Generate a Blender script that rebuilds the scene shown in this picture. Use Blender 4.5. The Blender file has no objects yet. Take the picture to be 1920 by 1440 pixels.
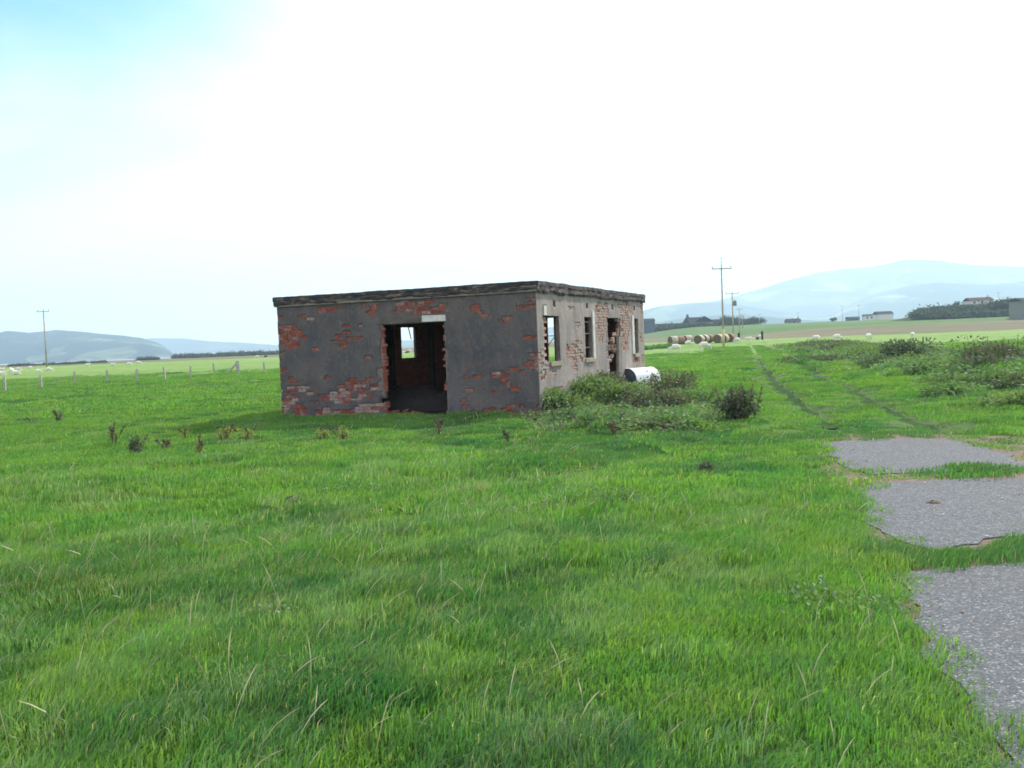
import bpy, math, random
import numpy as np
from mathutils import Vector, Matrix

random.seed(7)
rng = np.random.default_rng(11)
SC = bpy.context.scene
COL = SC.collection

# ------------------------------------------------------------------ camera, sky, sun, exposure
EYE = 1.6
FPX, PITCH, ROLL = 1780.0, math.degrees(math.atan(77 / 1780.0)), 2.28
_p, _r = math.radians(PITCH), math.radians(ROLL)
_fw = np.array([0, math.cos(_p), -math.sin(_p)])
_up0 = np.array([0, math.sin(_p), math.cos(_p)])
_rt = np.array([1.0, 0, 0]) * math.cos(_r) - _up0 * math.sin(_r)
_up = np.array([1.0, 0, 0]) * math.sin(_r) + _up0 * math.cos(_r)
cam = bpy.data.cameras.new('camera')
camo = bpy.data.objects.new('camera', cam)
COL.objects.link(camo)
cam.sensor_width = 36
cam.lens = FPX / 1920 * 36
cam.clip_start, cam.clip_end = 0.1, 60000
camo.matrix_world = Matrix(((_rt[0], _up[0], -_fw[0], 0), (_rt[1], _up[1], -_fw[1], 0),
                            (_rt[2], _up[2], -_fw[2], EYE), (0, 0, 0, 1)))
SC.camera = camo

SUN_AZ, SUN_EL = 37.0, 40.0            # degrees clockwise from straight ahead, and above the horizon
sdir = Vector((math.sin(math.radians(SUN_AZ)) * math.cos(math.radians(SUN_EL)),
               math.cos(math.radians(SUN_AZ)) * math.cos(math.radians(SUN_EL)), math.sin(math.radians(SUN_EL))))
sun = bpy.data.lights.new('sun', 'SUN')
sun.energy, sun.angle, sun.color = 5.0, math.radians(0.6), (1.0, 0.95, 0.86)
suno = bpy.data.objects.new('sun', sun)
COL.objects.link(suno)
suno.rotation_euler = sdir.to_track_quat('Z', 'Y').to_euler()

w = bpy.data.worlds.new('World')
SC.world = w
w.use_nodes = True
wn = w.node_tree
bg = wn.nodes['Background']
sky = wn.nodes.new('ShaderNodeTexSky')
sky.sky_type = 'NISHITA'
sky.sun_disc = False
sky.sun_elevation, sky.sun_rotation = math.radians(SUN_EL), math.radians(SUN_AZ)
sky.air_density, sky.dust_density, sky.ozone_density = 1.0, 1.0, 1.5
def _w(t, **k):
    n = wn.nodes.new(t)
    for a, v in k.items(): setattr(n, a, v)
    return n
_tc = _w('ShaderNodeTexCoord')
_clear = Vector((-0.50, 0.66, 0.56)).normalized()          # the gap in the thin cloud, up to the left
_dp = _w('ShaderNodeVectorMath', operation='DOT_PRODUCT'); _dp.inputs[1].default_value = _clear
wn.links.new(_tc.outputs['Generated'], _dp.inputs[0])
_nz = _w('ShaderNodeTexNoise'); _nz.inputs['Scale'].default_value = 1.6; _nz.inputs['Detail'].default_value = 6; _nz.inputs['Distortion'].default_value = 0.6
_mp = _w('ShaderNodeMapping'); _mp.inputs['Scale'].default_value = (1, 1, 2.2); _mp.inputs['Rotation'].default_value = (0, 0.35, 0)
wn.links.new(_tc.outputs['Generated'], _mp.inputs[0]); wn.links.new(_mp.outputs[0], _nz.inputs['Vector'])
_ml = _w('ShaderNodeMath', operation='MULTIPLY_ADD'); _ml.inputs[1].default_value = 0.14
wn.links.new(_nz.outputs['Fac'], _ml.inputs[0]); wn.links.new(_dp.outputs['Value'], _ml.inputs[2])
_mr = _w('ShaderNodeMapRange', interpolation_type='SMOOTHSTEP')
_mr.inputs[1].default_value = 0.945; _mr.inputs[2].default_value = 1.045; _mr.inputs[3].default_value = 0.92; _mr.inputs[4].default_value = 0.05
wn.links.new(_ml.outputs[0], _mr.inputs[0])
_tint = _w('ShaderNodeMix', data_type='RGBA', blend_type='MULTIPLY'); _tint.inputs[0].default_value = 1.0
_tint.inputs[7].default_value = (0.36, 1.05, 1.02, 1); wn.links.new(sky.outputs[0], _tint.inputs[6])
_mx = _w('ShaderNodeMix', data_type='RGBA'); _mx.inputs[7].default_value = (7.9, 8.1, 8.7, 1)
wn.links.new(_mr.outputs[0], _mx.inputs[0]); wn.links.new(_tint.outputs[2], _mx.inputs[6])
wn.links.new(_mx.outputs[2], bg.inputs[0])
bg.inputs[1].default_value = 0.12
SC.view_settings.view_transform = 'Standard'
SC.view_settings.look = 'None'
SC.view_settings.gamma = 1
SC.view_settings.exposure = 0.5
SC.cycles.max_bounces = 6
SC.cycles.volume_bounces = 1
SC.cycles.filter_width = 1.7

# ------------------------------------------------------------------ helpers
def hsh(ix, iy, seed):
    n = (ix.astype(np.int64) * 374761393 + iy.astype(np.int64) * 668265263 + seed * 1442695041) & 0xffffffff
    n = ((n ^ (n >> 13)) * 1274126177) & 0xffffffff
    n = (n ^ (n >> 16)) & 0xffffffff
    return n / 4294967295.0

def vnoise(x, y, s, seed=0):
    x = np.asarray(x, float) / s; y = np.asarray(y, float) / s
    ix, iy = np.floor(x), np.floor(y)
    fx, fy = x - ix, y - iy
    fx = fx * fx * (3 - 2 * fx); fy = fy * fy * (3 - 2 * fy)
    a, b = hsh(ix, iy, seed), hsh(ix + 1, iy, seed)
    c, d = hsh(ix, iy + 1, seed), hsh(ix + 1, iy + 1, seed)
    return (a * (1 - fx) + b * fx) * (1 - fy) + (c * (1 - fx) + d * fx) * fy * 1.0 - 0.5

def sst(a, b, x):
    t = np.clip((np.asarray(x, float) - a) / (b - a), 0, 1)
    return t * t * (3 - 2 * t)

def pray(px, py):
    return _fw * FPX + _rt * (px - 960) + _up * (720 - py)

def pplane(px, py, z):
    d = pray(px, py); t = (z - EYE) / d[2]
    return np.array([0, 0, EYE]) + d * t

def at(px, dist):                       # bearing of a photo column at a given distance ahead
    return (px - 960) / FPX * dist

def seglist_dist(x, y, pts):
    best = np.full(np.shape(x), 1e9)
    for (x0, y0), (x1, y1) in zip(pts[:-1], pts[1:]):
        dx, dy = x1 - x0, y1 - y0
        t = np.clip(((x - x0) * dx + (y - y0) * dy) / (dx * dx + dy * dy), 0, 1)
        best = np.minimum(best, np.hypot(x - x0 - t * dx, y - y0 - t * dy))
    return best

def inpoly(x, y, P):
    ins = np.zeros(np.shape(x), bool)
    n = len(P)
    for i in range(n):
        x0, y0 = P[i]; x1, y1 = P[(i + 1) % n]
        if y0 == y1: continue
        c = ((y0 > y) != (y1 > y)) & (x < (x1 - x0) * (y - y0) / (y1 - y0) + x0)
        ins ^= c
    return ins

# ------------------------------------------------------------------ lie of the land
def lf(x, y):                            # the land without its small hummocks
    x = np.asarray(x, float); y = np.asarray(y, float)
    z = 0.3 * sst(120, 160, y) * sst(5, 25, x)
    z = z - 0.08 * sst(1, 5, -x) * sst(12, 20, y) * (1 - sst(40, 60, y))
    q = sst(62, 110, x)
    z = z + q * (2.1 * sst(175, 300, y) + 1.5 * sst(318, 345, y))
    z = z + 2.6 * sst(470, 540, y) * sst(50, 80, x) * (1 - sst(900, 1300, y)) - 3.6 * q * sst(900, 1300, y)
    z = z - 2.5 * sst(800, 1000, y) * (1 - sst(-0.36, -0.33, x / np.maximum(y, 1)))
    # bank of rough growth on the right of the track
    d = seglist_dist(x, y, BANK)
    z = z + 0.22 * np.exp(-(d / 2.6) ** 2) * sst(9, 16, y)
    return z

def g2(px, py):
    z = 0.0
    for _ in range(25):
        p = pplane(px, py, z); z = 0.5 * z + 0.5 * float(lf(p[0], p[1]))
    return (p[0], p[1])

BANK = [(1e6, 1e6), (1e6 + 1, 1e6)]
BANK = [tuple(pplane(*q, 0.0)[:2]) for q in ((1535, 650), (1600, 664), (1680, 677), (1780, 694), (1905, 712))] + [(14.5, 19)]
RUT_L = [tuple(pplane(*q, 0.0)[:2]) for q in ((1400, 641), (1412, 655), (1425, 680), (1450, 715), (1500, 755), (1560, 800))]
RUT_R = [tuple(pplane(*q, 0.0)[:2]) for q in ((1432, 643), (1470, 665), (1530, 700), (1600, 735), (1690, 775), (1770, 808))]
P0 = lambda px, py: tuple(pplane(px, py, 0.02)[:2])
SLABS = [
    [P0(*q) for q in ((1540, 829), (1600, 824), (1700, 821), (1780, 822), (1815, 828), (1850, 838), (1885, 850), (1925, 868))]
    + [(6.9, 11.0), (6.75, 10.6)] + [P0(*q) for q in ((1900, 877), (1840, 880), (1765, 882), (1700, 884), (1637, 887), (1600, 878), (1570, 860), (1550, 842))],
    [P0(*q) for q in ((1590, 912), (1640, 904), (1760, 897), (1915, 893))] + [(6.3, 9.75), (5.9, 7.1)]
    + [P0(*q) for q in ((1925, 996), (1880, 1003), (1850, 1015), (1795, 1030), (1745, 1024), (1700, 1008), (1640, 985), (1630, 970), (1615, 940))],
    [P0(*q) for q in ((1695, 1074), (1760, 1062), (1850, 1056), (1920, 1053))] + [(5.4, 6.3), (4.9, 2.4), (1.5, 2.4)]
    + [P0(*q) for q in ((1890, 1440), (1850, 1370), (1810, 1310), (1770, 1240), (1745, 1190), (1715, 1150), (1695, 1110))],
]
DIRT = [P0(*q) for q in ((1500, 815), (1700, 808), (1800, 812))] + [(7.2, 13.2), (7.6, 9.5), (6.0, 2.0), (1.3, 2.0)] + \
       [P0(*q) for q in ((1860, 1440), (1790, 1300), (1730, 1200), (1670, 1120), (1655, 1060), (1600, 1000), (1575, 930), (1540, 870), (1515, 835))]

def slabmask(x, y, grow=0.0):
    m = np.zeros(np.shape(x), bool)
    for P in SLABS:
        c = np.mean(P, axis=0)
        Q = [(c[0] + (p[0] - c[0]) * (1 + grow), c[1] + (p[1] - c[1]) * (1 + grow)) for p in P]
        m |= inpoly(x, y, Q)
    return m

def hum(x, y):                           # hummocky pasture
    x = np.asarray(x, float); y = np.asarray(y, float)
    h = 0.14 * vnoise(x, y, 5.3, 3) + 0.13 * vnoise(x, y, 2.1, 5) + 0.11 * vnoise(x, y, 0.85, 7) + 0.035 * vnoise(x, y, 0.4, 9)
    flat = 1 - np.exp(-(np.maximum(seglist_dist(x, y, [(5.6, 13), (5.0, 9.7), (4.1, 6), (3.5, 2)]) - 2.35, 0) / 0.6) ** 2)
    h = h * (0.03 + 0.97 * flat) - 0.012 * (1 - flat)
    u = (x - K[0]) * dF[0] + (y - K[1]) * dF[1]; v = (x - K[0]) * dS[0] + (y - K[1]) * dS[1]
    inb = (u > -0.1) & (u < LF + 0.1) & (v > -0.1) & (v < LS + 0.1)
    h = np.where(inb, -0.03, h)
    r = np.minimum(seglist_dist(x, y, RUT_L), seglist_dist(x, y, RUT_R))
    h = h - 0.15 * np.exp(-(r / 0.28) ** 2) * sst(13.5, 15, y)
    return h

# building corner geometry (roof line fixes it; walls stand 5 cm inside the roof edge)
RA, RB, RC = [pplane(*q, 2.95)[:2] for q in ((512, 559), (1006, 526.5), (1204, 553))]
dF = (RA - RB) / np.linalg.norm(RA - RB)
dS = np.array([-dF[1], dF[0]]);  dS = dS if dS @ (RC - RB) > 0 else -dS
nF, nS = -dS, -dF                        # outward normals of the front and the side
K = RB + dF * 0.06 + dS * 0.06
LF = np.linalg.norm(RA - RB) - 0.12
LS = np.linalg.norm(RC - RB) - 0.12

def ground(x, y):
    return lf(x, y) + hum(x, y)

def gz(x, y):
    return float(ground(np.array([x]), np.array([y]))[0])

# ------------------------------------------------------------------ materials
def mat(name):
    m = bpy.data.materials.new(name); m.use_nodes = True
    nt = m.node_tree
    return m, nt, nt.nodes['Principled BSDF']

def nd(nt, t, **kw):
    n = nt.nodes.new(t)
    for k, v in kw.items():
        if k.startswith('i_'):
            n.inputs[int(k[2:])].default_value = v
        else:
            setattr(n, k, v)
    return n

def noise(nt, scale, detail=4, rough=0.6, coords=None, sc=None, dist=0.0):
    n = nd(nt, 'ShaderNodeTexNoise')
    n.inputs['Scale'].default_value = scale; n.inputs['Detail'].default_value = detail
    n.inputs['Roughness'].default_value = rough; n.inputs['Distortion'].default_value = dist
    if coords is None:
        coords = nd(nt, 'ShaderNodeNewGeometry').outputs['Position']
    if sc:
        mp = nd(nt, 'ShaderNodeMapping'); mp.inputs['Scale'].default_value = sc
        nt.links.new(coords, mp.inputs['Vector']); coords = mp.outputs[0]
    nt.links.new(coords, n.inputs['Vector'])
    return n.outputs['Fac']

def ramp(nt, fac, stops, interp='LINEAR'):
    r = nd(nt, 'ShaderNodeValToRGB'); r.color_ramp.interpolation = interp
    el = r.color_ramp.elements
    while len(el) > 1: el.remove(el[-1])
    el[0].position = stops[0][0]; el[0].color = col4(stops[0][1])
    for p, c in stops[1:]:
        e = el.new(p); e.color = col4(c)
    nt.links.new(fac, r.inputs[0])
    return r.outputs[0]

def col4(c):
    if isinstance(c, (int, float)): return (c, c, c, 1)
    return (c[0], c[1], c[2], 1)

def mix(nt, fac, a, b, mode='MIX'):
    m = nd(nt, 'ShaderNodeMix', data_type='RGBA', blend_type=mode)
    for s, v in ((m.inputs[0], fac), (m.inputs[6], a), (m.inputs[7], b)):
        if hasattr(v, 'is_output') or hasattr(v, 'links'): nt.links.new(v, s)
        else: s.default_value = v if isinstance(v, (int, float)) else col4(v)
    return m.outputs[2]

def mth(nt, op, a, b=0.0):
    m = nd(nt, 'ShaderNodeMath', operation=op)
    for i, v in enumerate((a, b)):
        if hasattr(v, 'links'): nt.links.new(v, m.inputs[i])
        else: m.inputs[i].default_value = v
    return m.outputs[0]

def bump(nt, b, h, strength=0.4, dist=0.02):
    n = nd(nt, 'ShaderNodeBump'); n.inputs['Strength'].default_value = strength
    n.inputs['Distance'].default_value = dist
    nt.links.new(h, n.inputs['Height']); nt.links.new(n.outputs[0], b.inputs['Normal'])

def simple(name, c, rough=0.8, var=0.25, scale=6, metal=0.0, bmp=0.2, spec=0.3):
    m, nt, b = mat(name)
    tc = nd(nt, 'ShaderNodeTexCoord').outputs['Object']
    f = noise(nt, scale, 5, 0.65, tc)
    cc = ramp(nt, f, [(0.3, [v * (1 - var) for v in c]), (0.7, [min(1, v * (1 + var)) for v in c])])
    nt.links.new(cc, b.inputs['Base Color'])
    b.inputs['Roughness'].default_value = rough; b.inputs['Metallic'].default_value = metal
    b.inputs['Specular IOR Level'].default_value = spec
    if bmp: bump(nt, b, noise(nt, scale * 5, 4, 0.6, tc), bmp, 0.01)
    return m

def leafmat(name, c1, c2, c3, trans=0.45, rough=0.45, dry=None, s1=0.55, s2=2.2):
    """two-sided leaf: diffuse plus light passing through, a little gloss; tint varies across the field and per clump"""
    m = bpy.data.materials.new(name); m.use_nodes = True
    nt = m.node_tree; nt.nodes.clear()
    pos = nd(nt, 'ShaderNodeNewGeometry').outputs['Position']
    f1 = noise(nt, s1, 3, 0.6, pos); f2 = noise(nt, s2, 3, 0.6, pos)
    oi = nd(nt, 'ShaderNodeObjectInfo')
    rnd = nd(nt, 'ShaderNodeNewGeometry').outputs['Random Per Island']
    a = mix(nt, ramp(nt, f1, [(0.36, 0.0), (0.64, 1.0)]), c1, c2)
    a = mix(nt, ramp(nt, f2, [(0.52, 0.0), (0.72, 0.75)]), a, c3)
    if dry:
        a = mix(nt, ramp(nt, rnd, [(dry[1], 0.0), (dry[1] + 0.02, 1.0)]), a, dry[0])
    hv = nd(nt, 'ShaderNodeHueSaturation')
    nt.links.new(a, hv.inputs['Color'])
    v = mth(nt, 'ADD', mth(nt, 'MULTIPLY', rnd, 0.55), 0.7)
    nt.links.new(v, hv.inputs['Value'])
    hh = mth(nt, 'ADD', mth(nt, 'MULTIPLY', oi.outputs['Random'], 0.03), 0.485)
    nt.links.new(hh, hv.inputs['Hue'])
    a = hv.outputs[0]
    d = nd(nt, 'ShaderNodeBsdfDiffuse'); t = nd(nt, 'ShaderNodeBsdfTranslucent'); g = nd(nt, 'ShaderNodeBsdfGlossy')
    g.inputs['Roughness'].default_value = rough + .12; g.inputs['Color'].default_value = (0.9, 0.95, 1, 1)
    nt.links.new(a, d.inputs['Color'])
    ta = mix(nt, 1.0, a, (1.5, 1.45, 0.8), 'MULTIPLY')
    nt.links.new(ta, t.inputs['Color'])
    m1 = nd(nt, 'ShaderNodeMixShader', i_0=trans); m2 = nd(nt, 'ShaderNodeMixShader', i_0=0.04)
    nt.links.new(d.outputs[0], m1.inputs[1]); nt.links.new(t.outputs[0], m1.inputs[2])
    nt.links.new(m1.outputs[0], m2.inputs[1]); nt.links.new(g.outputs[0], m2.inputs[2])
    o = nd(nt, 'ShaderNodeOutputMaterial'); nt.links.new(m2.outputs[0], o.inputs[0])
    return m

M = {}
M['grass'] = leafmat('grass_blade', (0.086, 0.225, 0.038), (0.135, 0.285, 0.042), (0.17, 0.27, 0.065), dry=((0.34, 0.35, 0.19), 0.982))
M['grass_dark'] = leafmat('grass_dark', (0.05, 0.165, 0.04), (0.08, 0.20, 0.04), (0.115, 0.19, 0.06), dry=((0.28, 0.26, 0.15), 0.96))
M['grass_pale'] = leafmat('grass_pale', (0.16, 0.285, 0.10), (0.15, 0.29, 0.07), (0.20, 0.28, 0.12), dry=((0.38, 0.37, 0.24), 0.96))
M['seed'] = leafmat('seed_stem', (0.42, 0.40, 0.25), (0.36, 0.36, 0.2), (0.5, 0.45, 0.3), 0.3)
M['nettle'] = leafmat('nettle_leaf', (0.08, 0.16, 0.05), (0.13, 0.23, 0.07), (0.17, 0.22, 0.11), 0.35, s1=2.0, s2=5)
M['bramble'] = leafmat('bramble_leaf', (0.07, 0.10, 0.05), (0.11, 0.15, 0.07), (0.14, 0.12, 0.09), 0.3, s1=2.0, s2=5, dry=((0.17, 0.14, 0.10), 0.9))
M['dockleaf'] = leafmat('dock_leaf', (0.06, 0.10, 0.05), (0.09, 0.145, 0.06), (0.11, 0.10, 0.07), 0.25, s1=2.0, s2=5, dry=((0.13, 0.095, 0.075), 0.88))
M['brownseed'] = leafmat('dock_seed', (0.13, 0.095, 0.06), (0.16, 0.125, 0.08), (0.10, 0.085, 0.055), 0.3)
M['yellowleaf'] = leafmat('yellow_leaf', (0.22, 0.26, 0.06), (0.18, 0.24, 0.06), (0.25, 0.22, 0.08), 0.4)
M['farleaf'] = leafmat('far_leaf', (0.035, 0.06, 0.035), (0.05, 0.08, 0.04), (0.03, 0.05, 0.03), 0.2, s1=0.2, s2=0.6)
M['stem'] = simple('plant_stem', (0.13, 0.11, 0.06), 0.8)

def ground_mat():
    m, nt, b = mat('pasture_soil')
    pos = nd(nt, 'ShaderNodeNewGeometry').outputs['Position']
    sp = nd(nt, 'ShaderNodeSeparateXYZ'); nt.links.new(pos, sp.inputs[0])
    X, Y = sp.outputs[0], sp.outputs[1]
    near = mix(nt, noise(nt, 0.5, 5, 0.65, pos), (0.06, 0.11, 0.035), (0.11, 0.19, 0.05))
    f = noise(nt, 0.05, 6, 0.6, pos); f2 = noise(nt, 0.6, 6, 0.7, pos)
    far = mix(nt, ramp(nt, f, [(0.35, 0.0), (0.65, 1.0)]), (0.14, 0.25, 0.06), (0.21, 0.30, 0.09))
    far = mix(nt, ramp(nt, f2, [(0.5, 0.0), (0.75, 0.55)]), far, (0.08, 0.14, 0.04))
    fd = nd(nt, 'ShaderNodeMapRange'); fd.inputs[1].default_value = 45; fd.inputs[2].default_value = 80
    nt.links.new(Y, fd.inputs[0])
    c = mix(nt, fd.outputs[0], near, far)
    # rough brown pasture beyond the mown field
    edge = mth(nt, 'ADD', Y, mth(nt, 'MULTIPLY', noise(nt, 0.015, 4, 0.6, pos), 50))
    bx = nd(nt, 'ShaderNodeMapRange'); nt.links.new(X, bx.inputs[0])
    bx.inputs[1].default_value = -60; bx.inputs[2].default_value = 90
    bx.inputs[3].default_value = 330; bx.inputs[4].default_value = 200
    e2 = mth(nt, 'SUBTRACT', edge, bx.outputs[0])
    mr = nd(nt, 'ShaderNodeMapRange'); mr.inputs[1].default_value = -2; mr.inputs[2].default_value = 6
    nt.links.new(e2, mr.inputs[0])
    br = mix(nt, noise(nt, 0.05, 6, 0.75, pos, (1, 0.35, 1)), (0.10, 0.085, 0.065), (0.2, 0.17, 0.10))
    br = mix(nt, ramp(nt, noise(nt, 0.02, 4, 0.6, pos), [(0.5, 0.0), (0.62, 0.8)]), br, (0.09, 0.12, 0.05))
    c = mix(nt, mr.outputs[0], c, br)
    # green flood bank on the right behind the brown strip
    g1 = nd(nt, 'ShaderNodeMapRange'); g1.inputs[1].default_value = 312; g1.inputs[2].default_value = 322
    nt.links.new(Y, g1.inputs[0])
    gx = nd(nt, 'ShaderNodeMapRange'); gx.inputs[1].default_value = 60; gx.inputs[2].default_value = 85
    nt.links.new(X, gx.inputs[0])
    gg = mix(nt, noise(nt, 0.08, 5, 0.7, pos, (1, 1, 4)), (0.05, 0.11, 0.035), (0.10, 0.17, 0.05))
    c = mix(nt, mth(nt, 'MULTIPLY', g1.outputs[0], gx.outputs[0]), c, gg)
    nt.links.new(c, b.inputs['Base Color'])
    b.inputs['Roughness'].default_value = 0.95; b.inputs['Specular IOR Level'].default_value = 0.1
    bump(nt, b, noise(nt, 3.0, 6, 0.75, pos), 0.9, 0.25)
    return m
M['ground'] = ground_mat()

def slab_mat():
    m, nt, b = mat('worn_concrete')
    pos = nd(nt, 'ShaderNodeNewGeometry').outputs['Position']
    v = nd(nt, 'ShaderNodeTexVoronoi'); v.inputs['Scale'].default_value = 75; nt.links.new(pos, v.inputs['Vector'])
    v2 = nd(nt, 'ShaderNodeTexVoronoi'); v2.inputs['Scale'].default_value = 34; nt.links.new(pos, v2.inputs['Vector'])
    sepc = nd(nt, 'ShaderNodeSeparateColor'); nt.links.new(v.outputs['Color'], sepc.inputs[0])
    sep2 = nd(nt, 'ShaderNodeSeparateColor'); nt.links.new(v2.outputs['Color'], sep2.inputs[0])
    c = ramp(nt, sepc.outputs[0], [(0.0, (0.066, 0.074, 0.083)), (0.5, (0.112, 0.122, 0.132)), (0.88, (0.15, 0.16, 0.17)), (1.0, (0.34, 0.34, 0.34))])
    c = mix(nt, ramp(nt, sep2.outputs[0], [(0.84, 0.0), (0.9, 0.6)]), c, (0.23, 0.23, 0.24))
    c = mix(nt, ramp(nt, v.outputs['Distance'], [(0.35, 0.0), (0.6, 0.75)]), c, (0.06, 0.064, 0.075))
    big = noise(nt, 1.3, 5, 0.65, pos)
    c = mix(nt, ramp(nt, big, [(0.52, 0.0), (0.72, 0.6)]), c, (0.10, 0.093, 0.088))
    nt.links.new(c, b.inputs['Base Color'])
    b.inputs['Roughness'].default_value = 0.85; b.inputs['Specular IOR Level'].default_value = 0.12
    h = mth(nt, 'ADD', mth(nt, 'MULTIPLY', v.outputs['Distance'], -1.0), mth(nt, 'MULTIPLY', v2.outputs['Distance'], -0.8))
    bump(nt, b, h, 0.7, 0.005)
    return m
M['slab'] = slab_mat()
M['rut'] = simple('trodden_wet_grass', (0.032, 0.07, 0.02), 0.95, 0.4, 4, bmp=0.7, spec=0.03)
M['dirt'] = simple('trodden_earth', (0.12, 0.085, 0.06), 0.95, 0.4, 3, bmp=0.7)

def render_mat(name, base, warm, streak=0.5, pale=0.25):
    m, nt, b = mat(name)
    tc = nd(nt, 'ShaderNodeTexCoord').outputs['Object']
    c = mix(nt, ramp(nt, noise(nt, 1.1, 6, 0.7, tc), [(0.35, 0.0), (0.68, 1.0)]), base, warm)
    c = mix(nt, ramp(nt, noise(nt, 2.4, 5, 0.7, tc, (1.3, 1.3, 0.3)), [(0.45, 0.0), (0.72, streak)]), c, [v * 0.5 for v in base])
    c = mix(nt, ramp(nt, noise(nt, 9, 5, 0.75, tc), [(0.55, 0.0), (0.8, pale)]), c, (0.42, 0.40, 0.36))
    c = mix(nt, ramp(nt, noise(nt, 3.3, 6, 0.75, tc), [(0.54, 0.0), (0.66, 0.45)]), c, (0.24, 0.13, 0.10))
    c = mix(nt, ramp(nt, noise(nt, 0.8, 5, 0.7, tc), [(0.5, 0.0), (0.7, 0.4)]), c, [v * 1.7 for v in base])
    c = mix(nt, ramp(nt, noise(nt, 45, 3, 0.6, tc), [(0.3, 0.25), (0.6, 0.0)]), c, (0.03, 0.03, 0.03))
    nt.links.new(c, b.inputs['Base Color'])
    b.inputs['Roughness'].default_value = 0.9; b.inputs['Specular IOR Level'].default_value = 0.2
    h = mth(nt, 'ADD', noise(nt, 40, 4, 0.7, tc), mth(nt, 'MULTIPLY', noise(nt, 6, 4, 0.6, tc), 2.0))
    bump(nt, b, h, 0.6, 0.01)
    return m
M['coatF'] = render_mat('cement_render_shade_tint', (0.086, 0.085, 0.098), (0.15, 0.128, 0.12), 0.4, 0.4)  # front coat: the bluish shade of this wall is put into its colour
M['coatS'] = render_mat('cement_render_sunlit', (0.27, 0.245, 0.24), (0.40, 0.34, 0.29), 0.7, 0.35)  # side coat: beige, with part of the sunlit paleness put into the colour
M['mortar'] = simple('mortar_bed', (0.17, 0.145, 0.135), 0.95, 0.35, 8, bmp=0.6)
M['innerwall'] = simple('inner_mortar', (0.10, 0.075, 0.065), 0.95, 0.3, 6, bmp=0.4)
M['concrete'] = simple('cast_concrete', (0.2, 0.175, 0.15), 0.9, 0.3, 4, bmp=0.5)
M['lintel'] = simple('stained_lintel', (0.12, 0.10, 0.095), 0.9, 0.35, 4, bmp=0.5)
M['mossy'] = simple('mossy_sill', (0.30, 0.265, 0.19), 0.95, 0.35, 9, bmp=0.6)
M['white'] = simple('white_precast', (0.55, 0.54, 0.5), 0.8, 0.2, 7, bmp=0.3)
M['timber'] = simple('black_timber', (0.022, 0.018, 0.018), 0.9, 0.4, 5, bmp=0.4)
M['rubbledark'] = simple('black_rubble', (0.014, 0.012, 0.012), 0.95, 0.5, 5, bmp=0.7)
M['rust'] = simple('rusty_bar', (0.28, 0.2, 0.17), 0.7, 0.4, 9)

def brick_mat(name, c1, c2, c3, white=0.2):
    m, nt, b = mat(name)
    tc = nd(nt, 'ShaderNodeNewGeometry').outputs['Position']
    oi = nd(nt, 'ShaderNodeObjectInfo').outputs['Random']
    isl = nd(nt, 'ShaderNodeNewGeometry').outputs['Random Per Island']
    rr = mth(nt, 'FRACT', mth(nt, 'ADD', oi, mth(nt, 'MULTIPLY', isl, 3.7)))
    c = ramp(nt, rr, [(0.0, c1), (0.5, c2), (1.0, c3)])
    c = mix(nt, ramp(nt, noise(nt, 7, 5, 0.7, tc), [(0.5, 0.0), (0.6, white)]), c, (0.42, 0.37, 0.36))
    c = mix(nt, ramp(nt, noise(nt, 30, 3, 0.6, tc), [(0.35, 0.5), (0.6, 0.0)]), c, (0.04, 0.02, 0.02))
    nt.links.new(c, b.inputs['Base Color'])
    b.inputs['Roughness'].default_value = 0.9; b.inputs['Specular IOR Level'].default_value = 0.15
    bump(nt, b, noise(nt, 60, 4, 0.7, tc), 0.6, 0.006)
    return m
M['brick'] = brick_mat('red_brick', (0.25, 0.06, 0.045), (0.33, 0.09, 0.055), (0.18, 0.055, 0.05), 0.35)
M['brickp'] = brick_mat('whitened_brick', (0.30, 0.15, 0.13), (0.36, 0.25, 0.23), (0.26, 0.09, 0.07), 0.9)
M['brickt'] = brick_mat('tan_brick', (0.42, 0.25, 0.18), (0.46, 0.33, 0.26), (0.38, 0.24, 0.20), 0.6)
M['brickd'] = brick_mat('inner_brick', (0.42, 0.16, 0.12), (0.50, 0.20, 0.13), (0.34, 0.13, 0.11), 0.2)

def felt_mat():
    m, nt, b = mat('weathered_roof_edge')
    tc = nd(nt, 'ShaderNodeTexCoord').outputs['Object']
    f = noise(nt, 3.2, 6, 0.75, tc, (1, 1, 4.0))
    c = ramp(nt, f, [(0.42, (0.03, 0.023, 0.03)), (0.54, (0.065, 0.05, 0.052)), (0.60, (0.17, 0.145, 0.125)), (0.72, (0.33, 0.29, 0.25))])
    c = mix(nt, ramp(nt, noise(nt, 5, 4, 0.6, tc), [(0.6, 0.0), (0.72, 0.7)]), c, (0.16, 0.13, 0.05))
    nt.links.new(c, b.inputs['Base Color']); b.inputs['Roughness'].default_value = 0.9
    bump(nt, b, noise(nt, 14, 5, 0.7, tc), 0.9, 0.03)
    return m
M['felt'] = felt_mat()

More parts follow.
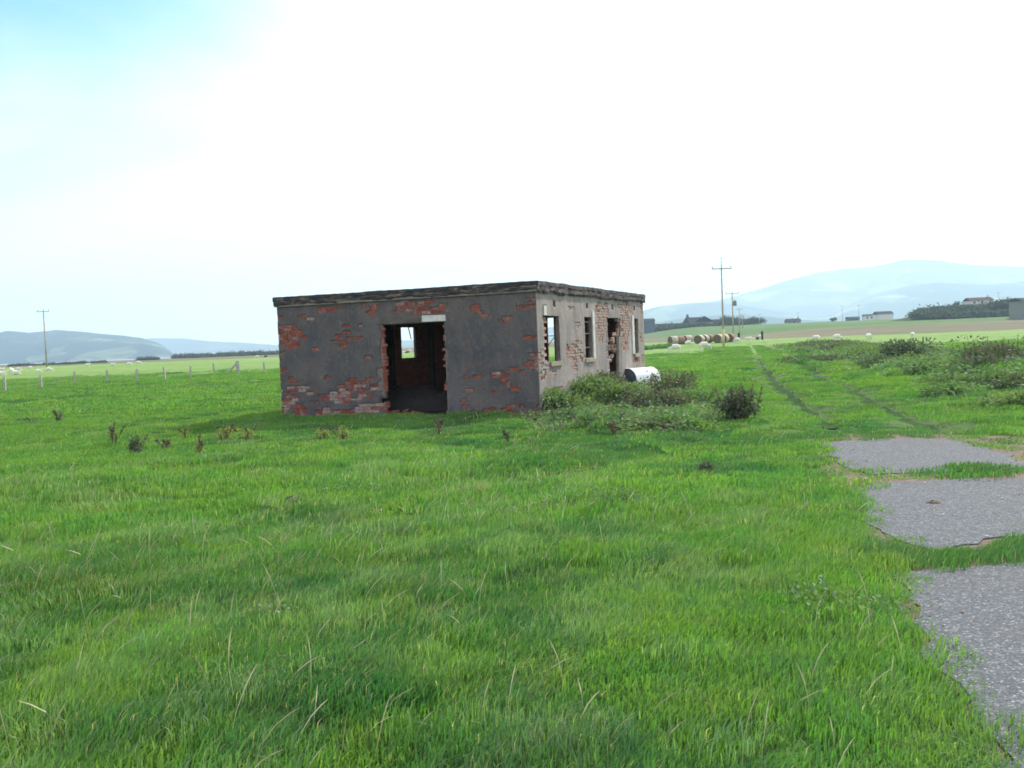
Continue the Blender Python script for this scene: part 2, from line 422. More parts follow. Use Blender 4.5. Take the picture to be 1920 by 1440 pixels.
# ------------------------------------------------------------------ object helpers
def meshobj(name, V, F, m=None, parent=None, smooth=False):
    me = bpy.data.meshes.new(name)
    if isinstance(F, np.ndarray):
        V = np.asarray(V, np.float32)
        k = F.shape[1]
        me.vertices.add(len(V)); me.vertices.foreach_set('co', V.ravel())
        me.loops.add(F.size); me.loops.foreach_set('vertex_index', F.ravel().astype(np.int32))
        me.polygons.add(len(F))
        me.polygons.foreach_set('loop_start', np.arange(0, F.size, k, dtype=np.int32))
        me.polygons.foreach_set('loop_total', np.full(len(F), k, np.int32))
        me.update(calc_edges=True)
    else:
        me.from_pydata([tuple(v) for v in V], [], [tuple(f) for f in F]); me.update()
    if m: me.materials.append(m)
    if smooth: me.polygons.foreach_set('use_smooth', [True] * len(me.polygons))
    o = bpy.data.objects.new(name, me); COL.objects.link(o)
    if parent: o.parent = parent
    return o

def empty(name, loc=(0, 0, 0), rz=0.0):
    o = bpy.data.objects.new(name, None); COL.objects.link(o)
    o.location = loc; o.rotation_euler = (0, 0, rz); o.empty_display_size = 0.2
    return o

def tag(o, label=None, cat=None, group=None, kind=None):
    if label: o['label'] = label
    if cat: o['category'] = cat
    if group: o['group'] = group
    if kind: o['kind'] = kind
    return o

def copytree(o, parent=None):
    c = o.copy(); COL.objects.link(c); c.parent = parent
    for ch in list(o.children): copytree(ch, c)
    return c

class MB:
    def __init__(s): s.v = []; s.f = []
    def box(s, x0, y0, z0, x1, y1, z1, jit=0.0, M4=None):
        b = len(s.v)
        for z in (z0, z1):
            for x, y in ((x0, y0), (x1, y0), (x1, y1), (x0, y1)):
                p = Vector((x + random.uniform(-jit, jit), y + random.uniform(-jit, jit), z + random.uniform(-jit, jit)))
                s.v.append(tuple(M4 @ p if M4 else p))
        for f in ((0, 3, 2, 1), (4, 5, 6, 7), (0, 1, 5, 4), (1, 2, 6, 5), (2, 3, 7, 6), (3, 0, 4, 7)):
            s.f.append(tuple(b + i for i in f))
        return s
    def tube(s, p0, p1, r0, r1, n=8, caps=True):
        p0, p1 = Vector(p0), Vector(p1); d = (p1 - p0).normalized()
        a = d.orthogonal().normalized(); c = d.cross(a); b = len(s.v)
        for p, r in ((p0, r0), (p1, r1)):
            for i in range(n):
                t = 2 * math.pi * i / n
                s.v.append(tuple(p + a * math.cos(t) * r + c * math.sin(t) * r))
        for i in range(n):
            j = (i + 1) % n; s.f.append((b + i, b + j, b + n + j, b + n + i))
        if caps:
            s.f.append(tuple(b + i for i in range(n))[::-1]); s.f.append(tuple(b + n + i for i in range(n)))
        return s
    def build(s, name, m, parent=None, smooth=False):
        return meshobj(name, s.v, s.f, m, parent, smooth)

# ------------------------------------------------------------------ ground sheet
def sinhspace(lo, hi, c, scale, n):
    a, b = math.asinh((lo - c) / scale), math.asinh((hi - c) / scale)
    return c + scale * np.sinh(np.linspace(a, b, n))
gx = sinhspace(-6300, 7300, 1.0, 5.0, 560)
gy = sinhspace(-60, 8900, 7.0, 6.0, 620)
GX, GY = np.meshgrid(gx, gy)
GZ = ground(GX, GY)
ii = np.arange(GX.size).reshape(GX.shape)
F = np.stack([ii[:-1, :-1], ii[:-1, 1:], ii[1:, 1:], ii[1:, :-1]], -1).reshape(-1, 4)
tag(meshobj('ground', np.stack([GX, GY, GZ], -1).reshape(-1, 3), F, M['ground'], smooth=True), kind='structure')

# estuary water
m, nt, b = mat('estuary_water')
b.inputs['Base Color'].default_value = (0.10, 0.14, 0.16, 1); b.inputs['Roughness'].default_value = 0.25
bump(nt, b, noise(nt, 0.2, 5, 0.7), 0.3, 0.3)
tag(meshobj('water', [(-6300, 850, -0.9), (-250, 850, -0.9), (-2000, 8800, -0.9), (-6300, 8800, -0.9)], [(0, 1, 2, 3)], m), kind='structure')

# earth bed and concrete slabs of the old track
def polysheet(name, P, z0, z1, m, parent=None, wob=0.03, step=0.12):
    pts = []
    n = len(P)
    for i in range(n):
        a, b2 = np.array(P[i]), np.array(P[(i + 1) % n]); L = np.linalg.norm(b2 - a)
        k = max(1, int(L / step))
        for j in range(k):
            q = a + (b2 - a) * j / k
            q = q + wob * np.array([float(vnoise(q[0], q[1], 0.25, 31)), float(vnoise(q[0], q[1], 0.25, 37))]) * 2
            pts.append(q)
    N = len(pts)
    V = [(q[0], q[1], z1) for q in pts] + [(q[0], q[1], z0) for q in pts]
    Fs = [tuple(range(N))] + [(i, (i + 1) % N, N + (i + 1) % N, N + i) for i in range(N)]
    return meshobj(name, V, Fs, m, parent)
bed = polysheet('path', DIRT, -0.12, 0.0, M['dirt'], wob=0.05)
tag(bed, kind='structure')
for P in SLABS:
    polysheet('slab', P, -0.05, 0.010, M['slab'], bed, wob=0.09)

for pts in (RUT_L, RUT_R):
    V, Fs = [], []
    dense = []
    for a, b2 in zip(pts[:-1], pts[1:]):
        k = max(2, int(math.dist(a, b2) / .35))
        dense += [(a[0] + (b2[0] - a[0]) * j / k, a[1] + (b2[1] - a[1]) * j / k) for j in range(k)]
    for i, q in enumerate(dense):
        p0, p1 = dense[max(0, i - 1)], dense[min(len(dense) - 1, i + 1)]
        d = np.array(p1) - np.array(p0); d = d / np.linalg.norm(d); nn = np.array([-d[1], d[0]])
        for o_ in (-.18, -.09, 0, .09, .18):
            wv = o_ * (1 + .7 * float(vnoise(q[0], q[1], .8, 77)))
            r_ = np.array(q) + nn * wv
            V.append((r_[0], r_[1], float(ground(np.array([r_[0]]), np.array([r_[1]]))[0]) + (.025 if abs(o_) < .15 else .0)))
    for i in range(len(dense) - 1):
        for j in range(4):
            a_ = i * 5 + j; Fs.append((a_, a_ + 1, a_ + 6, a_ + 5))
    tag(meshobj('track', V, Fs, M['rut']), kind='structure')

# ------------------------------------------------------------------ the ruined building
W3 = Matrix.Identity(4)
def wallframe(origin, d, n):
    """local x along the wall, y outward, z up"""
    return Matrix(((d[0], n[0], 0, origin[0]), (d[1], n[1], 0, origin[1]), (0, 0, 1, 0), (0, 0, 0, 1)))

def wallpx(px, py, origin, d, n):
    r = pray(px, py); o = np.array([0, 0, EYE])
    t = ((origin - o[:2]) @ n) / (r[:2] @ n)
    p = o + r * t
    return ((p[:2] - origin) @ d, p[2])

class WallP:
    def __init__(s, origin, d, n): s.o, s.d, s.n = np.array(origin), np.array(d), np.array(n); s.M = wallframe(origin, d, n)
    def px(s, x, y): return wallpx(x, y, s.o, s.d, s.n)
WF = WallP(K, dF, nF); WS = WallP(K, dS, nS)
T = 0.13
HW = 2.72                                 # wall height up to the roof slab

def cells(mask, du, dz, y0, y1, jit=0.0, seed=1):
    """closed solid from a boolean grid of wall cells; mask[iz, iu]"""
    nz, nu = mask.shape
    r = np.random.default_rng(seed)
    U, Z = np.meshgrid(np.arange(nu + 1) * du, np.arange(nz + 1) * dz)
    ju = (r.random(U.shape) - .5) * 2 * jit; jz = (r.random(U.shape) - .5) * 2 * jit
    ju[:, 0] = ju[:, -1] = 0; jz[0] = jz[-1] = 0
    U = U + ju; Z = Z + jz
    fr = np.stack([U, np.full_like(U, y1), Z], -1).reshape(-1, 3)
    bk = np.stack([U, np.full_like(U, y0), Z], -1).reshape(-1, 3)
    idx = np.arange((nz + 1) * (nu + 1)).reshape(nz + 1, nu + 1); N = idx.size
    a, b2, c, d = idx[:-1, :-1][mask], idx[:-1, 1:][mask], idx[1:, 1:][mask], idx[1:, :-1][mask]
    Fs = [np.stack([a, b2, c, d], -1), np.stack([a, d, c, b2], -1) + N]
    pm = np.pad(mask, 1)
    cc = pm[1:-1, 1:-1]
    for nb, e0, e1 in ((pm[:-2, 1:-1], (0, 0), (0, 1)), (pm[2:, 1:-1], (1, 1), (1, 0)), (pm[1:-1, :-2], (1, 0), (0, 0)), (pm[1:-1, 2:], (0, 1), (1, 1))):
        s = cc & ~nb
        iz, iu = np.nonzero(s)
        p, q = idx[iz + e0[0], iu + e0[1]], idx[iz + e1[0], iu + e1[1]]
        Fs.append(np.stack([p, p + N, q + N, q], -1))
    Fs = np.concatenate(Fs)
    V = np.concatenate([fr, bk])
    used = np.unique(Fs); mp = np.zeros(len(V), int); mp[used] = np.arange(len(used))
    return V[used], mp[Fs]

bld = empty('ruined_building', (float(K[0]), float(K[1]), 0))
tag(bld, 'derelict single-storey brick blockhouse with crumbling grey render and a flat concrete roof', 'building')
def local(mat4):                          # child matrix relative to the building empty
    return Matrix.Translation((-float(K[0]), -float(K[1]), 0)) @ mat4

BU, BZ = 0.228, 0.0765                    # brick module
_bm = {}
def brickmesh(kind, hl, m):
    key = (kind, hl)
    if key not in _bm:
        random.seed(len(_bm) + 40)
        mb = MB(); mb.box(0.006, -0.05, 0.006, hl - 0.006, 0.0, BZ - 0.006, 0.004)
        me = bpy.data.meshes.new('brick'); me.from_pydata(mb.v, [], mb.f); me.materials.append(m); _bm[key] = me
    return _bm[key]

def E(zx, zy, rx, ry, zoom):              # ellipse read off an enlargement -> photo pixels
    x0, y0, s = {1: (500, 510, 4.967), 2: (800, 510, 4.967), 3: (980, 500, 5.538)}[zoom]
    return (x0 + zx / s, y0 + zy / s, rx / s, ry / s)

FP = [E(*q, 1) for q in ((570,345,130,32),(345,410,35,15),(410,450,25,20),(215,610,120,110),(140,620,50,140),(150,735,50,15),(120,435,30,40),(120,815,20,20),(150,935,40,25),
 (765,510,50,20),(870,505,40,18),(735,555,35,18),(670,610,35,35),(690,665,45,28),(825,625,45,22),(475,720,20,18),(945,780,25,18),(600,980,20,25),(510,1068,30,18),
 (235,1010,35,40),(250,1070,50,25),(340,1085,50,22),(310,1110,90,18),(400,1135,30,25),(130,1060,25,50),(825,1015,60,30),(940,1040,60,40),(840,1080,170,40),(560,1160,90,28),
 (760,1150,230,42),(1085,1050,40,190),(200,1160,90,40),(190,1220,90,55),(250,1290,150,55),(150,1300,60,60),(560,1290,70,40),(720,1210,70,25),(420,1220,25,15),
 (920,1250,90,30),(880,1310,190,40),(1085,1250,55,40),(560,1345,160,20),(300,1350,170,20),(980,305,60,32),(1000,370,35,35),(1300,325,130,62),(1490,300,55,60),(1460,370,60,30),(1600,355,80,38),(1620,300,30,20))]
FP += [E(*q, 2) for q in ((400,240,45,20),(450,345,60,42),(505,400,40,20),(740,455,50,26),(765,425,25,20),(975,260,40,20),(965,330,40,25),(890,318,20,8),(980,600,50,18),(970,790,60,22),
 (1010,840,40,25),(960,885,50,20),(890,925,45,16),(805,895,15,12),(650,935,70,18),(640,965,60,20),(730,970,50,12),(460,980,80,18),(695,1010,45,20),(740,1050,50,20),(790,1085,45,20),
 (375,1100,45,18),(640,1130,50,18),(385,1180,50,18),(395,1270,50,38),(440,1305,40,15),(820,1250,60,20),(1020,1250,40,25),(720,1300,140,20),(570,1300,70,20))]
SP = [E(*q, 3) for q in ((555,610,30,25),(575,780,40,15),(520,900,60,90),(600,930,30,55),(540,1050,30,50),(460,840,20,20),(190,960,18,80),(200,1100,22,60),(325,1105,22,20),(275,1075,20,20),
 (490,430,20,18),(350,1290,60,40),(240,1385,40,45),(790,470,50,90),(800,650,40,130),(870,560,25,200),(880,850,20,90),(1060,430,70,55),(1060,600,55,110),(1050,800,45,95),(1170,960,40,50),(1240,960,18,50),(175,200,16,40),(1225,420,14,60),(1225,740,12,60))]

def build_wall(WP, L, patches, opens, coatopens, coat, bricks, label, seed, palefn, bottom=-0.25, notch=()):
    """core of mortar, render coat with fallen patches, single bricks shown where the render is gone"""
    wall_o = None
    def rectmask(nu, nz, du, dz, rects, rag=0.0, sd=0):
        U, Z = np.meshgrid((np.arange(nu) + .5) * du, bottom + (np.arange(nz) + .5) * dz)
        m = np.ones((nz, nu), bool)
        for (u0, u1, z0, z1, rg) in rects:
            Uw = U + rg * (vnoise(U, Z, 0.16, sd + 3) + 0.6 * vnoise(U, Z, 0.06, sd + 5))
            m &= ~((Uw > u0) & (Uw < u1) & (Z > z0) & (Z < z1))
        return m, U, Z
    du = dz = 0.0382
    nu, nz = int(round(L / du)), int(round((HW - bottom) / dz)); du, dz = L / nu, (HW - bottom) / nz
    m, U, Z = rectmask(nu, nz, du, dz, opens, sd=seed)
    V, Fc = cells(m, du, dz, -T, -0.004, 0.0, seed); V[:, 2] += bottom
    wall_o = meshobj('wall', V, Fc, M['mortar'], bld); wall_o.matrix_local = local(WP.M)
    wall_o['label'] = label
    # which bricks show
    ell = []
    for (cx, cy, rx, ry) in patches:
        u, z = WP.px(cx, cy); ua, _ = WP.px(cx - rx, cy); ub, _ = WP.px(cx + rx, cy)
        _, za = WP.px(cx, cy - ry); _, zb = WP.px(cx, cy + ry)
        ell.append((u, z, max(abs(ub - ua) / 2, .05), max(abs(za - zb) / 2, .03)))
    def val(u, z, wob=0.35):
        v = np.full(np.shape(u), -9.0)
        for (cu, cz, ru, rz) in ell:
            v = np.maximum(v, 1 - ((u - cu) / ru) ** 2 * 0.9 - ((z - cz) / rz) ** 2 * 0.9)
        return v + wob * (vnoise(u, z, 0.2, seed + 11) + vnoise(u, z, 0.08, seed + 13))
    nrow = int((HW - bottom) / BZ) + 1
    rows = []
    k = 0
    for r in range(nrow):
        u = -0.5 * BU * (r % 2); 
        z = bottom + r * BZ
        while u < L:
            hl = BU if random.random() > 0.12 else BU / 2
            a, b2 = max(u, 0.0), min(u + hl, L)
            if b2 - a > 0.05: rows.append((a, b2, z))
            u += hl
    R = np.array(rows)
    cu, cz = (R[:, 0] + R[:, 1]) / 2, R[:, 2] + BZ / 2
    bv = val(cu, cz, 0.35) > 0.02
    free = np.ones(len(R), bool)
    for (u0, u1, z0, z1, rg) in opens:
        free &= ~((R[:, 1] > u0 + 0.01) & (R[:, 0] < u1 - 0.01) & (cz > z0) & (cz < z1))
    show = bv & free & (cz < HW - 0.03)
    # render coat
    dc = 0.0191; mu, mz = int(round(L / dc)), int(round((HW - bottom) / dc)); ddu, ddz = L / mu, (HW - bottom) / mz
    cm, CU, CZ = rectmask(mu, mz, ddu, ddz, coatopens, sd=seed)
    wu = CU + 0.035 * vnoise(CU, CZ, 0.07, seed + 21); wz = CZ + 0.03 * vnoise(CU, CZ, 0.06, seed + 23)
    # a cell falls away when it lies on a shown brick, or deep inside a patch
    hole = np.zeros_like(cm)
    for i in np.nonzero(bv)[0]:
        hole |= (wu > R[i, 0] - .004) & (wu < R[i, 1] + .004) & (wz > R[i, 2] - .004) & (wz < R[i, 2] + BZ + .004)
    hole &= ~((vnoise(CU, CZ, 0.11, seed + 31) > 0.27))
    cm &= ~hole
    V, Fc = cells(cm, ddu, ddz, -0.004, 0.014, 0.004, seed + 2); V[:, 2] += bottom
    V[:, 1] += np.where(V[:, 1] > 0, 0.008 * vnoise(V[:, 0], V[:, 2], 0.5, seed + 6), 0)
    co = meshobj('render_coat', V, Fc, coat, wall_o)
    # bricks
    cnt = 0
    extra = MB()
    order = np.nonzero(show)[0]; np.random.default_rng(seed).shuffle(order)
    for i in order:
        a, b2, z = R[i]
        pale = palefn(cu[i], cz[i])
        mm = M[pale]
        if cnt < bricks:
            o = bpy.data.objects.new('brick', brickmesh(pale, round(b2 - a, 3), mm)); COL.objects.link(o)
            o.parent = wall_o; o.location = (a, 0.008 + random.uniform(-.004, .004), z)
            cnt += 1
        else:
            extra.box(a + .006, -.05, z + .006, b2 - .006, 0.008 + random.uniform(-.004, .004), z + BZ - .006)
    if extra.v:
        tag(extra.build('brick_courses', mm, wall_o), kind='stuff')
    print(label, 'bricks', cnt, 'extra', len(extra.v) // 8)
    return wall_o

# --- front wall
dl, zt = WF.px(718, 603); dr, zt2 = WF.px(835, 598)
_, zlt = WF.px(770, 606); door = (dr + 0.02, dl - 0.02, -0.05, float(zlt))
def rectF(x0, y0, x1, y1, rg=0.0, W=WF):
    a, za = W.px(x0, y0); b2, zb = W.px(x1, y1)
    return (min(a, b2), max(a, b2), min(za, zb), max(za, zb), rg)
d0, d1 = WF.px(836, 690)[0], WF.px(719, 690)[0]
zdoor = WF.px(775, 605)[1]
openF = [(d0, d1, -0.02, zdoor, 0.0), rectF(713, 746, 724, 757), rectF(830, 748, 838, 757)]
coatF = [(d0 - 0.03, d1 + 0.06, -0.02, zdoor, 0.12), rectF(712, 745, 724, 757, 0.03), rectF(830, 747, 843, 758, 0.03), rectF(712, 699, 722, 702), (-1, 0.004, 0.2, 0.75, 0.02)]
def paleF(u, z):
    if z < 0.75 and u > LF * 0.45: return 'brickp' if random.random() < 0.62 else 'brick'
    return 'brickp' if random.random() < 0.10 else 'brick'
random.seed(3)
wallF = build_wall(WF, LF, FP, openF, coatF, M['coatF'], 200, 'shaded front wall of grey render, its shade put into the colour, flaking off red brick', 100, paleF)
# lintel over the doorway and the whitish exposed end of it
a, za = WF.px(706, 590); b2, zb = WF.px(795, 590)
zl0 = zdoor; zl1 = WF.px(800, 591)[1]
mb = MB(); mb.box(d0 - 0.02, -0.12, zl0 - 0.004, WF.px(704, 600)[0], 0.019, zl1, 0.006)
mb.build('lintel', M['lintel'], wallF)
mb = MB(); mb.box(WF.px(836, 596)[0], -0.12, zl0 + 0.01, WF.px(792, 596)[0], 0.034, zl1 - 0.01, 0.008)
o = mb.build('lintel', M['white'], wallF); o['label'] = 'whitish exposed end of the door lintel'
# broken brick ends down the door jambs
random.seed(12)
for side, ue in ((1, d1), (-1, d0)):
    for r in range(0, 28):
        z = 0.02 + r * BZ
        if z > zdoor - 0.12 or random.random() < (0.1 if side == 1 else 0.4): continue
        if (z > 0.30 and z < 0.5): continue
        ln = random.choice((0.05, 0.08, 0.11)) if side < 0 else random.choice((0.08, 0.12, 0.15))
        o = bpy.data.objects.new('brick', brickmesh('brick', ln, M['brick'])); COL.objects.link(o); o.parent = wallF
        o.location = ((ue - ln + 0.03) if side == 1 else (ue - 0.03), (0.006 if side == 1 else -0.012) - random.random() * 0.01, z)

# --- side wall
WIN = []
w1 = rectF(1029.5, 592.5, 1050, 676, W=WS); w2 = rectF(1094.5, 594.5, 1111, 666, W=WS)
w3 = rectF(1140.5, 595.5, 1157, 640, W=WS); w4 = rectF(1187, 595, 1197, 655, W=WS)
zs, zh = 1.13, float(np.mean([w1[3], w2[3]]))
print('win', w1, w2, w3, w4, 'zdoor', zdoor, 'LF LS', LF, LS, 'door', d0, d1)
vents = [rectF(1035.5, 563.5, 1040.5, 575.5, W=WS), rectF(1097.5, 568, 1101.7, 579, W=WS), rectF(1145.2, 570.8, 1149, 581.2, W=WS), rectF(1186.5, 574.5, 1190, 583.2, W=WS)]
u3a, u3b = WS.px(1140, 640)[0], WS.px(1163, 640)[0]
openS = [(w1[0] - 0.42, w1[1], zs, zh, 0), (w2[0], w2[1], zs, zh, 0), (u3a, u3b, -0.02, zh, 0), (w4[0], w4[1], zs, zh, 0)] + vents
coatS = [(w1[0] - 0.46, w1[1], zs - 0.12, zh, 0.02), (w1[0] - 0.46, w1[0] - 0.2, zh, zh + 0.24, 0.0), (w2[0], w2[1], zs, zh, 0.01), (u3a - 0.04, u3b + 0.05, -0.02, zh, 0.25), (w4[0], w4[1], zs, zh, 0.01)] + vents
random.seed(4)
wallS = build_wall(WS, LS, SP, openS, coatS, M['coatS'], 150, 'sunlit side wall of beige render, coloured paler for the sun, with window openings', 300, lambda u, z: 'brickt' if random.random() < 0.85 else 'brick')
# windows: sill, precast white jambs, glazing bars
def window(u0, u1, z0, z1, jambs, bars, label):
    me = MB()
    me.box(u0 - 0.05, -0.12, z0 - 0.11, u1 + 0.08, 0.05, z0 - 0.0, 0.006)
    wo = me.build('window_sill', M['mossy'], wallS); 
    for (a_, b_, za_, zb_) in jambs:
        mb = MB(); mb.box(a_, -0.05, za_, b_, 0.035, zb_, 0.004); mb.build('jamb', M['white'], wallS)
    for z in bars:
        mb = MB(); mb.box(u0 + 0.005, -0.07, z - 0.012, u1 - 0.005, -0.05, z + 0.012); mb.build('glazing_bar', M['rust'], wallS)
    return wo
window(w1[0] - 0.02, w1[1], zs, zh, [(w1[0] - 0.42, w1[0] - 0.24, zh + 0.01, zh + 0.23)], [], '')
window(w2[0], w2[1], zs, zh, [(w2[1] + 0.015, w2[1] + 0.20, zs - 0.04, zh + 0.17)], [zh - 0.12, zh - 0.42, zh - 0.78], '')
window(w4[0], w4[1], zs, zh, [(w4[0] - 0.24, w4[0] - 0.015, zs, zh + 0.10)], [zh - 0.38], '')
# toothed brick edge left where a jamb has fallen away
random.seed(5)
for r in range(16):
    z = zs - 0.03 + r * BZ
    if z > zh - 0.05: break
    ln = 0.30 if r >= 12 else (0.17 if r % 2 else 0.24)
    o = bpy.data.objects.new('brick', brickmesh('brickt', ln, M['brickt'])); COL.objects.link(o); o.parent = wallS
    o.location = (w1[0] - 0.37 + random.uniform(-.015, .015), -0.03 - 0.02 * (r % 2), z); o.rotation_euler = (0, random.uniform(-.03, .03), random.uniform(-.1, .1)); o.scale = (1, 1.6, 1)
# collapsed door: broken courses, tumbled bricks, leaning precast jamb
def sbrick(px, py, rot, ln=0.2, kind='brickt', out=0.0):
    u, z = WS.px(px, py)
    o = bpy.data.objects.new('brick', brickmesh(kind, ln, M[kind])); COL.objects.link(o); o.parent = wallS
    o.location = (u, out, z); o.rotation_euler = rot; o.scale = (1, 2, 1)
for (zx, zy, tilt) in ((970, 735, .5), (950, 765, .2), (940, 790, .35), (945, 815, .5), (935, 845, .3), (925, 870, -.2), (945, 885, .3), (965, 905, .6), (960, 800, .7), (965, 850, .5), (930, 960, .6), (900, 1000, .2), (985, 570, -.05), (990, 495, .3), (985, 520, .1), (990, 545, 0)):
    sbrick(980 + zx / 5.538, 500 + zy / 5.538, (random.uniform(-.2, .2), -tilt, random.uniform(-.4, .4)), random.choice((.16, .2, .23)))
for r in range(3, 27):
    z = r * BZ
    if z > zh - .06: break
    for ue, ml in ((u3a, 1), (u3b, -1)):
        ln = random.choice((0.08, 0.14, 0.19))
        o = bpy.data.objects.new('brick', brickmesh('brickt', ln, M['brickt'])); COL.objects.link(o); o.parent = wallS
        o.location = (ue - 0.04 if ml > 0 else ue - ln + 0.04, -0.03, z)
ju, jz = WS.px(1152, 690); ju2, jz2 = WS.px(1166, 608)
mb = MB(); mb.box(-0.13, -0.03, 0, 0.13, 0.05, 1.55, 0.008)
o = mb.build('jamb', M['concrete'], wallS); o['label'] = 'fallen grey jamb leaning in the collapsed doorway'
o.location = (ju + 0.02, 0.10, 0.15); o.rotation_euler = (0.04, 0.26, 0)

# --- left (far) wall and back wall seen from inside
WL = WallP(K + dF * LF, dS, dF); WB = WallP(K + dS * LS, dF, dS)
def innerpx(px, py, W, off):
    return wallpx(px, py, W.o + W.n * off, W.d, W.n)
lw0 = innerpx(753.5, 640, WL, -T)[0]; lw1 = innerpx(776, 640, WL, 0)[0]
lz1 = innerpx(765, 614, WL, -T)[1]; lz0 = innerpx(765, 671, WL, -T)[1]
bw0, bw1 = sorted((innerpx(1027, 640, WB, -T)[0], innerpx(1047, 640, WB, -T)[0]))
bz1 = innerpx(1037, 596, WB, -T)[1]
print('left win', lw0, lw1, lz0, lz1, 'back', bw0, bw1, bz1)
def plainwall(W, L, opens, label, s0=0.0):
    du = 0.05; nu, nz = int(round((L - s0) / du)), 59; du2, dz = (L - s0) / nu, (HW + .25) / nz
    U, Z = np.meshgrid(s0 + (np.arange(nu) + .5) * du2, -.25 + (np.arange(nz) + .5) * dz)
    m = np.ones(U.shape, bool)
    for (u0, u1, z0, z1) in opens: m &= ~((U > u0) & (U < u1) & (Z > z0) & (Z < z1))
    V, Fc = cells(m, du2, dz, -T + .03, 0.0); V[:, 2] -= .25; V[:, 0] += s0
    o = meshobj('wall', V, Fc, M['innerwall'], bld); o.matrix_local = local(W.M); o['label'] = label
    mb = MB()
    for r in range(int(HW / BZ)):
        u = s0 + T - .5 * BU * (r % 2); z = r * BZ
        while u < L - T:
            a_, b_ = max(u, s0 + T), min(u + BU, L - T)
            u += BU
            if b_ - a_ < .04: continue
            skip = False
            for (u0, u1, z0, z1) in opens:
                if z + BZ / 2 > z0 and z + BZ / 2 < z1 and b_ > u0 and a_ < u1:
                    if a_ < u0 and u0 - a_ > .05: b_ = u0
                    elif b_ > u1 and b_ - u1 > .05: a_ = u1
                    else: skip = True
            if skip: continue
            j = random.uniform(-.006, .006)
            mb.box(a_ + .005, -T + .012 + j, z + .005, b_ - .005, -T + .05, z + BZ - .005)
    tag(mb.build('brick_courses', M['brickd'], o), kind='stuff')
    return o
lop = [(lw0, lw1, lz0, lz1)] + [(v - .42, v + .42, lz0, lz1) for v in (1.6, 4.1) if abs(v - (lw0 + lw1) / 2) > 1]
wallL = plainwall(WL, LS, lop, 'far long wall with a window seen through the doorway')
wallB = plainwall(WB, LF, [(bw0, bw1, 0.9, bz1)], 'back wall with a window seen through the side window')
mb = MB()
ub = (bw0 + bw1) / 2
mb.tube((bw0 + .02, -.1, 1.9), (bw1 - .0, -.12, 1.45), .012, .012, 5); mb.tube((bw0, -.1, 1.78), (bw1, -.1, 1.78), .012, .012, 5)
mb.build('glazing_bar', M['timber'], wallB)
mb = MB(); mb.tube(((lw0 + lw1) / 2, -.1, lz1), ((lw0 + lw1) / 2 + .12, -.12, lz1 - .38), .02, .015, 5)
mb.build('glazing_bar', M['timber'], wallL)

# floor, roof slab with its ragged dark felt edge
BM = Matrix(((dF[0], dS[0], 0, 0), (dF[1], dS[1], 0, 0), (0, 0, 1, 0), (0, 0, 0, 1)))
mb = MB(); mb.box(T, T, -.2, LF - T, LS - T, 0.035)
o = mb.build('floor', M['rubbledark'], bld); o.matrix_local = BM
def edgeline(pts, closed=True): return pts
mb = MB(); mb.box(-.055, -.055, HW, LF + .055, LS + .055, 2.93)
o = mb.build('roof', M['concrete'], bld); o.matrix_local = BM
def fascia(p0, p1, n, z0f, z1f, thick, name, m, parent, seed):
    """strip along the roof edge with uneven thickness and a torn lower edge"""
    L = np.linalg.norm(np.array(p1) - np.array(p0)); k = int(L / 0.035); rows_ = 7
    V, Fs = [], []
    d = (np.array(p1) - np.array(p0)) / L
    for i in range(k + 1):
        s = L * i / k
        zb = z0f + 0.05 * float(vnoise(s, 0, .35, seed)) + 0.035 * float(vnoise(s, 0, .09, seed + 1))
        zt_ = z1f + 0.02 * float(vnoise(s, 3, .6, seed + 2)) + 0.01 * float(vnoise(s, 3, .1, seed + 2))
        for j in range(rows_):
            t = j / (rows_ - 1); z = zb + (zt_ - zb) * t
            off = thick + 0.022 * float(vnoise(s, z * 2.5, .16, seed + 3)) + (0.012 if j > 3 else 0)
            if j == 0: off = 0.004
            q = np.array(p0) + d * s + np.array(n) * off
            V.append((q[0], q[1], z))
        q = np.array(p0) + d * s - np.array(n) * 0.35
        V.append((q[0], q[1], zt_ + 0.004))
    R_ = rows_ + 1
    for i in range(k):
        for j in range(R_ - 1):
            a_ = i * R_ + j; Fs.append((a_, a_ + R_, a_ + R_ + 1, a_ + 1))
    o = meshobj(name, V, Fs, m, parent); return o
c00, c10, c01, c11 = (-.055, -.055), (LF + .055, -.055), (-.055, LS + .055), (LF + .055, LS + .055)
roof = o
for p0, p1, n, sd in ((c10, c00, (0, -1), 1), (c00, c01, (-1, 0), 5), (c10, c11, (1, 0), 9), (c01, c11, (0, 1), 13)):
    fascia(p0, p1, n, 2.76 if sd < 5 else 2.71, 2.955, 0.02, 'roof_edge', M['felt'], roof, sd * 7)

# timber portal inside the door
for (xa, xb) in ((722.5, 737), (803, 811.5)):
    vv = 2.3
    o2 = K + dS * vv
    ua, ub_ = wallpx(xa, 680, o2, dF, nF)[0], wallpx(xb, 680, o2, dF, nF)[0]
    mb = MB(); mb.box(min(ua, ub_), vv, 0.03, max(ua, ub_), vv + .12, 2.71, .004)
    o = mb.build('post', M['timber'], bld); o.matrix_local = BM
mb = MB(); mb.box(T + .02, 2.28, 2.25, LF - T - .02, 2.43, 2.43); o = mb.build('beam', M['timber'], bld); o.matrix_local = BM

